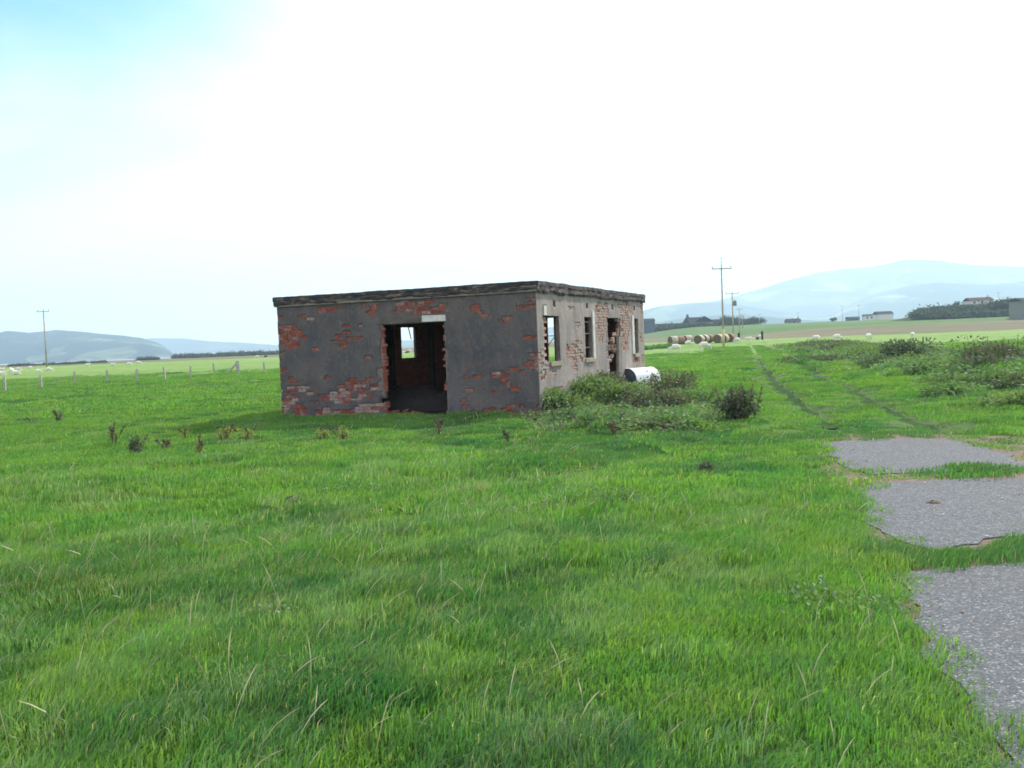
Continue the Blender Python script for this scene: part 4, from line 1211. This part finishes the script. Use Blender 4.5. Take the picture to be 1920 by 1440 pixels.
# ------------------------------------------------------------------ poles
pw = simple('pole_wood', (0.36, 0.32, 0.27), .9, .3, 2)
py_ = simple('pole_yellow', (0.50, 0.40, 0.20), .9, .2, 2)
pins = simple('insulator', (0.10, 0.09, 0.09), .4)
def pole(x, y, top, arm, label, z=None, ay=0.0, armz=.35, sleeve=False, tall=0.0, rr=.14, trans=False, parts=True, rot=0.0):
    z = gz(x, y) if z is None else z
    root = empty('utility_pole', (x, y, z), rot)
    MB().tube((0, 0, -.3), (0, 0, top), rr, rr * .65, 10).build('pole_shaft', pw, root, True)
    az = top - armz
    mb = MB(); mb.box(-arm / 2, -.22, az - .07, arm / 2, -.10, az + .07); mb.build('cross_arm', pw, root)
    for sx in (-arm / 2 + .08, 0, arm / 2 - .08):
        mb = MB(); zz = az + .07 if sx else top
        mb.tube((sx, -.16 if sx else 0, zz), (sx, -.16 if sx else 0, zz + .12), .03, .03, 6); mb.tube((sx, -.16 if sx else 0, zz + .12), (sx, -.16 if sx else 0, zz + .28), .075, .05, 8)
        mb.build('insulator', pins, root)
    if tall:
        mb = MB(); mb.tube((0, 0, top), (0, 0, top + tall), .05, .045, 6); mb.tube((-.35, 0, top + tall), (.35, 0, top + tall - .05), .04, .04, 5); mb.build('mast_top', pw, root)
    if sleeve: MB().tube((0, 0, -.2), (0, 0, 2.3), rr + .02, rr + .015, 12).build('pole_sleeve', py_, root, True)
    if trans:
        mb = MB(); mb.box(.16, -.4, top - 2.6, .75, .2, top - 1.6, .01); mb.tube((.45, -.1, top - 1.6), (.45, -.1, top - 1.3), .06, .04, 6); mb.build('transformer', simple('transformer_grey', (.16, .17, .17), .5), root)
        mb = MB(); mb.tube((0, -.05, top - .2), (0, -.05, top), .05, .05); 
    return tag(root, label, 'pole', 'utility poles')
def ztop(px_, dist, py):                 # height seen at a photo row at a known distance
    d = pray(px_, py); return EYE + d[2] * dist / d[1]
x, y = g2(1357, 650.5)
pole(x, y, ztop(1358, y, 503) - gz(x, y) + .2, 2.55, 'tallest wooden pole with long cross-arm, standing in front of the round bales', armz=.25, sleeve=True, tall=ztop(1358, y, 485) - ztop(1358, y, 502), rr=.14)
x, y = g2(88, 693)
pole(x, y, ztop(86, y, 582) - gz(x, y), 2.4, 'lone wooden pole with cross-arm in the left field before the blue hills', armz=.2, rr=.17)
x, y = at(1378, 190), 190
pole(x, y, ztop(1376, y, 549) - gz(x, y), 2.7, 'second pole in the row, carrying a grey transformer', armz=.15, trans=True, rr=.17)
for px, dist, top, arm, lab in ((1390, 320, 579, 2.2, 'third pole back in the row behind the bales'), (1396, 430, 589, 2.6, 'fourth, smallest pole back in the row behind the bales'), (1427, 520, 589, 2.0, 'thin distant pole above the dark trees right of the gate'),
                                (1500, 600, 586, 2.2, 'thin distant pole above the green bank, nearer the gate'), (1583, 560, 574, 2.2, 'thin distant pole left of the dark shed roof'), (1614, 560, 572, 2.2, 'thin distant pole just left of the white walled shed'), (1876, 520, 548, 2.2, 'thin distant pole right of the white hilltop house'), (1740, 600, 571, 2.0, 'thin distant pole standing on the hill left of the white house')):
    x, y = at(px, dist), dist
    zb_ = gz(x, y)
    pole(x, y, ztop(px, y, top) - zb_, arm, lab, z=zb_, armz=.2, rr=.16)

# ------------------------------------------------------------------ fence on the left
pm_ = simple('grey_fence_post', (0.37, 0.35, 0.32), .95, .25, 3)
fposts = [(9.5, 736, 30), (78, 728, 26), (141, 723, 26), (201, 719.5, 25), (258, 717, 26), (309.5, 714.5, 26), (357.5, 710, 25), (402, 705.5, 22), (447, 704, 26), (496, 698.5, 23), (-60, 742, 30), (540, 695, 22), (580, 692, 22)]
FG = 'posts of the wire fence across the left field'
fx = [bp(p[0], p[1]) for p in fposts]
fence = empty('wire_fence', (fx[4][0], fx[4][1], 0))
def bpos(i): return Vector((fx[i][0], fx[i][1], gz(*fx[i])))
random.seed(33)
for i, (px, py, hh) in enumerate(fposts):
    q = bpos(i); h = .78 + .10 * random.random()
    mb = MB(); mb.box(-.055, -.055, -.4, .055, .055, h + .05, .006)
    o = mb.build('post', pm_, fence); o.location = (q.x - fx[4][0], q.y - fx[4][1], q.z); o.rotation_euler = (random.uniform(-.04, .04), random.uniform(-.06, .06), random.random())
    if i == 8:
        o.scale = (1.5, 1.5, 1.1)
        mb = MB(); mb.tube((-.95, 0, 0), (0, 0, .92), .07, .07, 8); s = mb.build('brace', pm_, fence); s.location = o.location; s['label'] = 'slanting brace of the strainer post'
order = [10, 0, 1, 2, 3, 4, 5, 6, 7, 8, 9, 11, 12]
for hz in (.28, .52, .76):
    mb = MB()
    for a, b2 in zip(order[:-1], order[1:]):
        p0, p1 = bpos(a), bpos(b2); c0 = Vector((fx[4][0], fx[4][1], 0))
        mb.tube(p0 - c0 + Vector((0, 0, hz)), p1 - c0 + Vector((0, 0, hz)), .006, .006, 3, False)
    mb.build('wire', pm_, fence)
tag(fence, 'wire fence on weathered grey posts crossing the left field', 'fence')
# dark gate posts far down the track
for px, py, dist, h, lab in ((1388, 636, 175, 1.5, 'dark thick gate post left of the grassy track end'), (1432, 636, 178, 1.6, 'dark gate post right of the grassy track end')):
    x, y = at(px, dist), dist
    mb = MB(); mb.box(-.16, -.16, -.3, .16, .16, h, .01); o = mb.build('gate_post', M['timber']); o.location = (x, y, gz(x, y)); tag(o, lab, 'post', 'gate posts')

# ------------------------------------------------------------------ round bales
straw = simple('bale_wrap', (0.40, 0.36, 0.28), .85, .25, 3, bmp=.4)
end_m = simple('bale_end', (0.13, 0.095, 0.07), .95, .4, 8, bmp=.6)  # shade on the bale ends put into their colour
rust_m = simple('bale_straw_brown', (0.26, 0.16, 0.11), .95, .3, 4)
def bale(px, dist, ang, m, label, R=.74, L=1.2):
    x, y = at(px, dist), dist
    root = empty('round_bale', (x, y, gz(x, y) - .03), ang)
    V, Fs = [], []; n = 26
    for k, (s, rr) in enumerate(((-L / 2, R * .96), (-L / 2 + .05, R), (L / 2 - .05, R), (L / 2, R * .96))):
        for i in range(n):
            t = 2 * math.pi * i / n; q = rr * (1 + .015 * math.sin(5 * t + px))
            V.append((math.cos(t) * q, s, R * .97 + math.sin(t) * q * .97))
    for k in range(3):
        for i in range(n):
            a_ = k * n + i; b_ = k * n + (i + 1) % n; Fs.append((a_, b_, b_ + n, a_ + n))
    meshobj('bale_roll', V, Fs, m, root, True)
    for s in (-1, 1):
        c = [(math.cos(2 * math.pi * i / n) * R * .955, s * (L / 2 + .006), R * .97 + math.sin(2 * math.pi * i / n) * R * .93) for i in range(n)]
        c2 = [(p[0] * .5, s * (L / 2 + .02), R * .97 + (p[2] - R * .97) * .5) for p in c]
        meshobj('bale_end', c + c2, [(i, (i + 1) % n, n + (i + 1) % n, n + i) for i in range(n)] + [tuple(range(n, 2 * n))], end_m, root)
    return tag(root, label, 'bale', 'round bales lying in a row')
D = 152
for px, dd, ang, m, lab in ((1265, D + 1, -1.15, straw, 'leftmost pale round bale of the row'), (1277.5, D + 2, -1.15, rust_m, 'brownish bale second from the left'), (1292, D + 3.5, -1.15, straw, 'grey bale directly behind the dark ended bale pair'),
                            (1314, D - 1, -.62, straw, 'bale with dark end facing, left of the pole'), (1323, D + .3, -.62, straw, 'pale bale end to end behind the left dark faced bale'), (1331, D + 1.6, -.62, rust_m, 'last brown bale behind the left dark faced bale'),
                            (1350, D - .5, -.62, straw, 'bale with dark end facing, half hidden by the pole'), (1360, D + .8, -.62, straw, 'pale bale just right of the pole'), (1372, D + 2.5, -.62, rust_m, 'rightmost bale with a rounded dark brown end')):
    bale(px, dd, ang, m, lab)

# ------------------------------------------------------------------ sheep
wool = simple('sheep_wool', (0.66, 0.63, 0.56), 1.0, .12, 12, bmp=.8)
woolb = simple('dark_wool', (0.03, 0.028, 0.027), 1.0, .2, 12)
def sheepmesh(pose):
    vs, es, rad = [], [], []
    def ch(pts, par=None):
        last = par
        for (x, y, z, r) in pts:
            vs.append((x, y, z)); rad.append(r); i = len(vs) - 1
            if last is not None: es.append((last, i))
            last = i
        return last
    zb = {'stand': .62, 'graze': .60, 'lie': .30}[pose]
    ch([(-.0, 0, zb, .27)])
    hip = ch([(-.42, 0, zb + .01, .235)], 0); tail = ch([(-.60, 0, zb - .03, .09)], hip)
    sh = ch([(.32, 0, zb - .01, .22)], 0)
    if pose == 'graze': ch([(.52, 0, zb - .12, .12), (.66, 0, zb - .32, .085), (.72, .0, zb - .47, .07), (.78, 0, zb - .54, .04)], sh)
    else: ch([(.48, 0, zb + .14, .12), (.58, .03, zb + .30, .095), (.70, .05, zb + .28, .07), (.79, .06, zb + .24, .045)], sh)
    if pose != 'lie':
        for s in (-1, 1):
            ch([(-.44, s * .12, zb - .22, .085), (-.50, s * .12, .30, .045), (-.46, s * .12, .14, .03), (-.45, s * .12, .02, .032)], hip)
            ch([(.34, s * .11, zb - .24, .075), (.35, s * .11, .30, .042), (.34, s * .11, .14, .03), (.36, s * .11, .02, .032)], sh)
    else:
        for s in (-1, 1):
            ch([(-.30, s * .22, .12, .09), (-.08, s * .26, .07, .04)], hip); ch([(.42, s * .14, .10, .06), (.60, s * .13, .06, .04)], sh)
    me = bpy.data.meshes.new('s'); me.from_pydata(vs, es, [])
    o = bpy.data.objects.new('s', me); COL.objects.link(o)
    sk = o.modifiers.new('s', 'SKIN')
    for i, v in enumerate(me.skin_vertices[0].data): v.radius = (rad[i], rad[i]); v.use_root = (i == 0)
    ss = o.modifiers.new('u', 'SUBSURF'); ss.levels = ss.render_levels = 2
    dg = bpy.context.evaluated_depsgraph_get(); dg.update()
    out = bpy.data.meshes.new_from_object(o.evaluated_get(dg))
    bpy.data.objects.remove(o); out.name = 'sheep'
    out.polygons.foreach_set('use_smooth', [True] * len(out.polygons))
    return out
SM = {p: sheepmesh(p) for p in ('stand', 'graze', 'lie')}
SMD = SM['lie'].copy()
for k in SM: SM[k].materials.clear(); SM[k].materials.append(wool)
SMD.materials.clear(); SMD.materials.append(woolb)
em = MB()
for s in (-1, 1): em.box(-.02, s * .05 - .015, 0, .02, s * .13, .03, .004)
pose_w = {'stand': 'standing', 'graze': 'grazing', 'lie': 'resting'}
flock = [ # px, py of feet, pose, yaw, scale, label
    (1266, 661, 'graze', 3.0, 1.0, 'grazing sheep nearest the ruin, low left of the bales'),
    (1291.5, 649, 'graze', .2, 1.0, 'grazing sheep just in front of the brown bale'),
    (1321, 656.5, 'graze', .15, 1.05, 'large grazing sheep left of the tall pole foot'),
    (1382, 643, 'graze', 2.2, 1.05, 'sheep turned away beside the rightmost bale'),
    (1402, 637.5, 'lie', .1, 1.05, 'sheep lying flat left on the track end'),
    (1412, 637.5, 'lie', 3.1, 1.0, 'sheep lying next to the dark sheep on the track'),
    (1427, 637, 'stand', 1.9, 1.1, 'bright standing sheep beside the right gate post'),
    (1530, 641.5, 'graze', 2.4, 1.1, 'leftmost sheep of the right field, behind brown bushes'),
    (1570, 637.5, 'graze', .1, 1.15, 'second sheep of the right field, seen side on'),
    (1629, 637, 'graze', .7, 1.05, 'third sheep of the right field, grazing downhill'),
    (1711, 634.5, 'graze', 1.3, 1.0, 'rightmost sheep of the right field above the dark bush'),
    (22, 703, 'stand', 2.2, 1.05, 'largest upright sheep in the far left flock'),
    (31, 703, 'lie', .1, 1.0, 'sheep lying beside the largest one of the left flock'),
    (35, 694, 'lie', 0.0, 1.0, 'sheep lying left of the lone pole, upper one'),
    (56, 693, 'graze', 3.1, .9, 'grazing sheep between the pole and the upper lying one'),
    (73, 697.5, 'lie', 0.1, 1.0, 'sheep lying just left of the lone pole foot'),
    (92, 696.5, 'graze', .2, .95, 'sheep grazing just right of the lone pole foot'),
    (3, 695, 'lie', 0.2, 1.0, 'sheep lying at the left picture edge, upper'),
    (4, 703.5, 'lie', 0.0, 1.0, 'sheep lying at the left picture edge, lower'),
    (164, 687.5, 'stand', .5, 1.0, 'sheep standing alone on the brown edge of the left field'),
    (211, 685.5, 'lie', 0.0, 1.05, 'sheep lying far off, first of three towards the ruin'),
    (242, 684.5, 'lie', 0.1, 1.15, 'sheep lying far off, middle of three towards the ruin'),
    (260, 683.5, 'graze', 0.1, 1.1, 'grazing sheep far off, last of three towards the ruin'),
    (482, 671.5, 'graze', 3.0, 1.1, 'sheep left of the dark one near the ruin corner'),
    (757, 662, 'lie', .2, 1.0, 'sheep seen through the doorway and far window, left'),
    (769, 661, 'graze', .2, 1.0, 'sheep seen through the doorway and far window, right')]
for px, py, pose, yaw, s, lab in flock:
    x, y = g2(px, py)
    o = bpy.data.objects.new('sheep', SM[pose]); COL.objects.link(o)
    o.location = (x, y, gz(x, y) - .02); o.rotation_euler = (0, 0, yaw); o.scale = (s, s, s)
    tag(o, lab, 'sheep', 'sheep grazing in the fields')
for px, py, lab in ((1419, 636.5, 'black sheep resting between white ones on the track'), (498, 670, 'black sheep lying left of the ruin corner'), (763, 662, 'dark sheep seen through the doorway between two white ones')):
    x, y = g2(px, py)
    o = bpy.data.objects.new('sheep', SMD); COL.objects.link(o); o.location = (x, y, gz(x, y) - .02); o.rotation_euler = (0, 0, .4)
    tag(o, lab, 'sheep', 'sheep grazing in the fields')

# ------------------------------------------------------------------ far hills
def hillmat(name, a, b_, c_, sc):
    m, nt, b = mat(name)
    pos = nd(nt, 'ShaderNodeNewGeometry').outputs['Position']
    v = nd(nt, 'ShaderNodeTexVoronoi'); v.inputs['Scale'].default_value = sc; v.inputs['Randomness'].default_value = 1
    mp = nd(nt, 'ShaderNodeMapping'); mp.inputs['Scale'].default_value = (1, .5, 1.6)
    nz = nd(nt, 'ShaderNodeTexNoise'); nz.inputs['Scale'].default_value = sc * .8
    nt.links.new(pos, nz.inputs['Vector'])
    ad = nd(nt, 'ShaderNodeVectorMath', operation='SCALE'); ad.inputs['Scale'].default_value = .35 / sc
    nt.links.new(nz.outputs['Color'], ad.inputs[0])
    a2 = nd(nt, 'ShaderNodeVectorMath', operation='ADD'); nt.links.new(pos, a2.inputs[0]); nt.links.new(ad.outputs[0], a2.inputs[1])
    nt.links.new(a2.outputs[0], mp.inputs[0]); nt.links.new(mp.outputs[0], v.inputs['Vector'])
    s = nd(nt, 'ShaderNodeSeparateColor'); nt.links.new(v.outputs['Color'], s.inputs[0])
    c = ramp(nt, s.outputs[0], [(0, a), (.45, a), (.55, b_), (.85, b_), (.9, c_)], 'LINEAR')
    c = mix(nt, ramp(nt, noise(nt, sc * .22, 8, .7, pos, (1, .6, 1)), [(.46, 0.0), (.53, .9)]), c, a)
    c = mix(nt, ramp(nt, noise(nt, sc * 2, 6, .7, pos), [(.5, 0.0), (.6, .6)]), c, a)
    nt.links.new(c, b.inputs['Base Color']); b.inputs['Roughness'].default_value = 1; b.inputs['Specular IOR Level'].default_value = 0
    return m
hm1 = hillmat('wooded_hillside', (0.015, 0.028, 0.03), (0.11, 0.13, 0.07), (0.26, 0.24, 0.17), .008)
hm2 = hillmat('moor_hillside', (0.02, 0.032, 0.04), (0.13, 0.13, 0.09), (0.30, 0.28, 0.22), .005)
def hillrange(name, prof, dist, depth, m, seed, n=260, kr=46, rough=.22, rs=.12):
    """ridge whose skyline heights are given at photo columns, at its real distance, with front and back slopes"""
    prof = sorted(prof); pxs = np.linspace(prof[0][0], prof[-1][0], n)
    hs = np.array([max(0.0, ztop(q[0], dist, q[1])) for q in prof])
    H = np.interp(pxs, [q[0] for q in prof], hs)
    X = (pxs - 960) / FPX * dist
    T_ = np.linspace(-1, 1, kr)
    V = np.zeros((kr, n, 3))
    for j, t in enumerate(T_):
        y = dist + t * depth + depth * .12 * vnoise(X, np.zeros_like(X), dist * .05, seed)
        prof_h = (1 - abs(t)) ** .8 if t < 0 else (1 - t) ** 1.2
        z = H * prof_h
        nz_ = vnoise(X, y, dist * rs, seed + 1) + .5 * vnoise(X, y, dist * rs * .4, seed + 2) + .25 * vnoise(X, y, dist * rs * .15, seed + 3)
        z = z * (1 + rough * 2 * nz_ * (1 - prof_h) ** .7) + H.max() * .006 * vnoise(X, y, dist * .012, seed + 5) * prof_h
        V[j, :, 0] = X * (y / dist); V[j, :, 1] = y; V[j, :, 2] = z - 2 * (1 - prof_h) - 1.5
    idx = np.arange(kr * n).reshape(kr, n)
    F = np.stack([idx[:-1, :-1], idx[:-1, 1:], idx[1:, 1:], idx[1:, :-1]], -1).reshape(-1, 4)
    return tag(meshobj(name, V.reshape(-1, 3), F, m, smooth=True), kind='structure')
hillrange('hill', [(-420, 640), (-300, 625), (-150, 612), (-60, 618), (0, 623), (20, 618), (60, 621), (110, 616.5), (170, 621), (200, 624), (240, 627), (270, 631), (300, 641), (322, 655), (335, 668)], 3600, 900, hm1, 3, rough=.5)
hillrange('hill', [(240, 640), (290, 633), (350, 633), (400, 639), (450, 641), (520, 646), (640, 652), (760, 655)], 6400, 700, hm2, 9)
hillrange('hill', [(700, 640), (900, 632), (1050, 610), (1150, 592), (1210, 582), (1240, 574), (1290, 568), (1340, 565), (1400, 572), (1480, 585), (1560, 598), (1640, 600)], 5400, 700, hm1, 15)
hillrange('mountain', [(1100, 600), (1200, 588), (1300, 574), (1360, 560), (1400, 549), (1440, 538), (1500, 519), (1540, 508), (1600, 502), (1640, 499), (1700, 485), (1760, 487), (1820, 494), (1860, 496), (1920, 499), (2050, 490), (2250, 530), (2500, 590)], 7000, 1500, hm2, 21, n=340, kr=60, rough=.35)
hillrange('hill', [(1480, 606), (1560, 590), (1600, 568), (1640, 551), (1700, 536), (1760, 529), (1820, 531), (1860, 533), (1920, 525), (2050, 530), (2300, 580)], 5200, 1100, hm1, 27, rough=.4)
hillrange('hill', [(1220, 604), (1280, 596), (1360, 588), (1440, 592), (1500, 598), (1600, 602), (1700, 598), (1850, 590), (2000, 590)], 3800, 700, hm1, 33, rough=.3)

# scrub covered hillock on the right with the white house, and low dark strips of dune and hedge
hk = hillmat('gorse_slope', (0.035, 0.05, 0.03), (0.07, 0.085, 0.04), (0.11, 0.12, 0.06), .05)
hillrange('hill', [(1590, 611), (1640, 603), (1665, 597), (1700, 589), (1720, 584), (1750, 577), (1780, 573.5), (1830, 573), (1870, 571), (1900, 564), (1940, 556), (2060, 548), (2250, 560), (2400, 600)], 470, 60, hk, 41, n=200, kr=30, rough=.25, rs=.03)
def scrub(name, pts, label, n, dist_j, s0, mk='farleaf', seed=0):
    rr = np.random.default_rng(seed)
    coll = protos([leafcloud(300, lambda r_: ((r_.gauss(0, .5), r_.gauss(0, .5), abs(r_.gauss(0, .45))), (r_.gauss(0, 1), r_.gauss(0, 1), .6)), .3, 600 + seed + j, elong=1.2) + (M[mk],) for j in range(3)])
    P, RT, S, ID = [], [], [], []
    for i in range(n):
        t = rr.random() * (len(pts) - 1); k = int(t); f = t - k
        px = pts[k][0] * (1 - f) + pts[k + 1][0] * f; py = pts[k][1] * (1 - f) + pts[k + 1][1] * f; dd = pts[k][2] * (1 - f) + pts[k + 1][2] * f
        dd += rr.normal() * dist_j; x = at(px, dd); z = ztop(px, dd, py) if name == 'gorse_scrub' else gz(x, dd); s = s0 * (.6 + .8 * rr.random())
        P.append((x, dd, z)); RT.append((0, 0, rr.random() * 6)); S.append((s, s, s)); ID.append(rr.integers(0, 3))
    return scatter(name, P, RT, S, ID, coll, label, 'scrub')
scrub('gorse_scrub', [(1722, 592, 460), (1760, 587, 460), (1800, 585, 460), (1850, 583, 460), (1900, 572, 460)], 'dark gorse covering the upper slope of the right hillock', 210, 3, 2.0, seed=1)
scrub('gorse_scrub', [(1716, 596, 448), (1760, 596, 448), (1820, 596, 448), (1920, 592, 448)], 'dark gorse low on the right hillock', 230, 3, 2.0, seed=2)
scrub('hedge', [(330, 665.5, 640), (400, 664, 640), (470, 661.5, 640), (530, 659, 640), (640, 655, 640)], 'long dark hedge line at the far edge of the left marsh', 420, 5, 1.7, seed=3)
scrub('hedge', [(20, 685, 420), (60, 684, 420), (140, 681.5, 420), (200, 679, 420)], 'low dark hedge below the blue hills at the far left', 150, 3, .7, seed=4)
scrub('hedge', [(262, 674, 520), (300, 672.5, 520)], 'short dark hedge by the estuary shore', 60, 3, 1.1, seed=5)
scrub('hedge', [(1205, 626, 600), (1260, 625, 600), (1330, 622.5, 600), (1400, 619, 600)], 'dark hedges and yards in front of the village', 300, 6, 1.7, seed=6)
scrub('hedge', [(1200, 630, 570), (1260, 628.5, 570), (1330, 626, 570), (1400, 622.5, 570)], 'dark lower hedge closing off the village fields', 330, 5, 1.8, seed=8)
scrub('rushes', [(1205, 646, 128), (1235, 645, 128), (1262, 644, 134)], 'dark rushes left of the round bales', 50, 2, .35, 'grass_dark', seed=7)

# ------------------------------------------------------------------ village
wallw = simple('white_wall', (.6, .6, .57), .9, .08); slate = simple('slate_roof', (.03, .034, .045), .9, .2, spec=.05); redr = simple('brown_roof', (.07, .035, .03), .9, .2, spec=.05)
blue = simple('blue_grey_sheet', (.06, .085, .13), .6, .15); greyw = simple('grey_wall', (.2, .2, .2), .9, .15)
glass = simple('dark_pane', (.02, .025, .03), .2)
def house(px, dist, wd, dp, hw, hr, wm, rm, label, cat='house', yaw=0.0, py=None, wins=3, name='house', flat=False, chim=True):
    x, y = at(px, dist), dist
    z = gz(x, y) if (py is None or py > 580) else ztop(px, dist, py)
    root = empty(name, (x, y, z), yaw)
    MB().box(-wd / 2, -dp / 2, -.6, wd / 2, dp / 2, hw).build('wall', wm, root)
    if flat:
        mb = MB(); mb.box(-wd / 2 - .3, -dp / 2 - .3, hw + .003, wd / 2 + .3, dp / 2 + .3, hw + .5)
    else:
        mb = MB(); e = .4
        mb.v = [(-wd / 2 - e, -dp / 2 - e, hw - .1), (wd / 2 + e, -dp / 2 - e, hw - .1), (wd / 2 + e, dp / 2 + e, hw - .1), (-wd / 2 - e, dp / 2 + e, hw - .1), (-wd / 2 - e, 0, hw + hr), (wd / 2 + e, 0, hw + hr)]
        mb.f = [(0, 1, 5, 4), (2, 3, 4, 5), (0, 4, 3), (1, 2, 5), (0, 3, 2, 1)]
    rf = mb.build('roof', rm, root)
    if chim and not flat:
        mb = MB(); mb.box(wd / 2 - 1.4, -.4, hw + hr * .6, wd / 2 - .5, .4, hw + hr + .9); mb.build('chimney', wm, rf)
    for i in range(wins):
        xx = -wd / 2 + wd * (i + .5) / wins
        mb = MB(); mb.box(xx - .5, -dp / 2 - .02, hw * .42, xx + .5, -dp / 2 + .1, hw * .42 + 1.1); mb.build('window', glass, root)
    return tag(root, label, cat, 'buildings of the far village')
house(1217, 560, 7.5, 12, 7.4, 1.2, blue, slate, 'tall blue-grey barn right behind the ruin corner', 'barn', name='barn', wins=0, py=625, chim=False)
house(1246, 620, 14, 7, 2.0, 2.2, greyw, slate, 'low dark roofed bungalow next to the blue-grey barn', py=622)
house(1270, 640, 15, 7, 2.2, 1.6, wallw, slate, 'long white bungalow left of the conifer', py=620)
house(1306, 600, 13, 8, 2.6, 4.2, wallw, slate, 'house with a steep dark roof right of the conifer', yaw=.5, py=620)
house(1325, 570, 13, 11, 3.2, 3.4, greyw, slate, 'dark gabled barn in the middle of the village', 'barn', yaw=1.35, name='barn', wins=0, py=621, chim=False)
house(1342, 610, 9, 7, 2.5, 2.5, wallw, slate, 'small white cottage just left of the tall pole', yaw=.2, py=620)
house(1374, 620, 12, 7, 3.0, 2.6, wallw, slate, 'white house under dark trees behind the pole row', py=618)
house(1405, 640, 10, 7, 2.5, 2.5, greyw, slate, 'grey bungalow right of the pole row', py=616)
house(1490, 640, 9, 6, 2.2, 1.6, greyw, slate, 'small grey house beyond the green bank crest', py=607)
house(1602, 600, 7, 6, 2.3, .8, blue, slate, 'long low bluish shed left of the white walled barn', 'shed', name='shed', wins=0, py=605, chim=False)
house(1635, 580, 8, 5, 3.0, .9, wallw, slate, 'small white hut at the foot of the right hillock', 'hut', name='hut', py=605, chim=False)
house(1659, 560, 9.0, 8, 3.4, 1.6, wallw, slate, 'white walled barn with a dark flat looking roof by the hillock', 'barn', name='barn', wins=0, py=604, chim=False)
house(1838, 470, 11.3, 8, 2.7, 1.5, wallw, redr, 'white bungalow with a brown roof on top of the right hillock', py=573.5)
mb = None
house(1930, 330, 8.5, 8, 6.2, 1.0, greyw, slate, 'grey barn cut off by the right picture edge', 'barn', name='barn', wins=0, py=600, chim=False, yaw=.1)

def fartree(px, dist, py, h, wdt, label, conifer=False, seed=0, n=900):
    x, y = at(px, dist), dist; z = gz(x, y) if py > 580 else ztop(px, dist, py)
    root = empty('conifer' if conifer else 'tree', (x, y, z)); mb = MB(); mb.tube((0, 0, -.5), (0, 0, h * .7), .28, .08, 7)
    r0 = random.Random(seed)
    for _ in range(6): zz = h * r0.uniform(.2, .6); a = r0.random() * 6.28; mb.tube((0, 0, zz), (math.cos(a) * wdt * .3, math.sin(a) * wdt * .3, zz + h * .2), .09, .03, 4)
    mb.build('trunk', M['stem'], root)
    L = [(r0.uniform(-.5, .5) * wdt * .7, r0.uniform(-.5, .5) * wdt * .6, r0.uniform(.35, .8) * h, r0.uniform(.14, .26) * wdt) for _ in range(9)]
    def fn(r):
        if conifer:
            t = r.random() ** .8; a = r.random() * 6.283; tier = .75 + .25 * math.cos(t * 40); q = wdt * .5 * (1 - t) * tier * r.uniform(.4, 1)
            return (math.cos(a) * q, math.sin(a) * q, h * (.08 + .92 * t)), (math.cos(a), math.sin(a), -.1)
        lx, ly, lz, lr = r.choice(L); a = Vector((r.gauss(0, 1), r.gauss(0, 1), r.gauss(0, 1))).normalized() * lr * r.random() ** .4
        return (lx + a.x, ly + a.y, lz + a.z), a
    V, Fs = leafcloud(n, fn, .42, seed + 3, elong=1.3)
    meshobj('crown', V, Fs, M['farleaf'], root)
    return tag(root, label, 'tree', 'trees round the village')
fartree(1293, 600, 621, 8.5, 6.0, 'dark conifer standing between the village houses', True, 5, 1300)
fartree(1366, 560, 619, 5.8, 8, 'broad dark tree just right of the tall pole', seed=6)
fartree(1383, 560, 618, 5.4, 9, 'dark tree behind the transformer pole', seed=7)
fartree(1416, 560, 616, 4.8, 7, 'dense dark tree right of the pole row', seed=8)
fartree(1429, 560, 615, 4.0, 7, 'lower dark tree touching the dense one', seed=9)
fartree(1247, 600, 622, 4.0, 5, 'small dark tree beside the blue-grey barn', seed=10)
fartree(1566, 560, 606, 2.6, 4, 'tiny round bush on the green bank crest', seed=11, n=400)
fartree(1487, 700, 608, 4.5, 9, 'pale rounded tree beyond the green bank', seed=12)
fartree(1797, 466, 576, 2.4, 4, 'small dark bush left of the hilltop house', seed=13, n=400)

# ------------------------------------------------------------------ haze
def hazebox():
    x0, x1, y0, y1, z0, z1 = -6500, 7500, -400, 9000, -6.5, 640
    mb = MB(); mb.box(x0, y0, z0, x1, y1, z1)
    m = bpy.data.materials.new('pale_air'); m.use_nodes = True; nt = m.node_tree; nt.nodes.clear()
    pv = nd(nt, 'ShaderNodeVolumePrincipled'); pv.inputs['Color'].default_value = (0.62, 0.82, 1.0, 1)
    pv.inputs['Density'].default_value = HAZE
    pv.inputs['Anisotropy'].default_value = 0.3
    o = nd(nt, 'ShaderNodeOutputMaterial'); nt.links.new(pv.outputs[0], o.inputs['Volume'])
    ob = mb.build('haze', m); tag(ob, 'pale sea haze lying over the whole plain', 'haze', kind='stuff')
HAZE = 1.9e-4
hazebox()
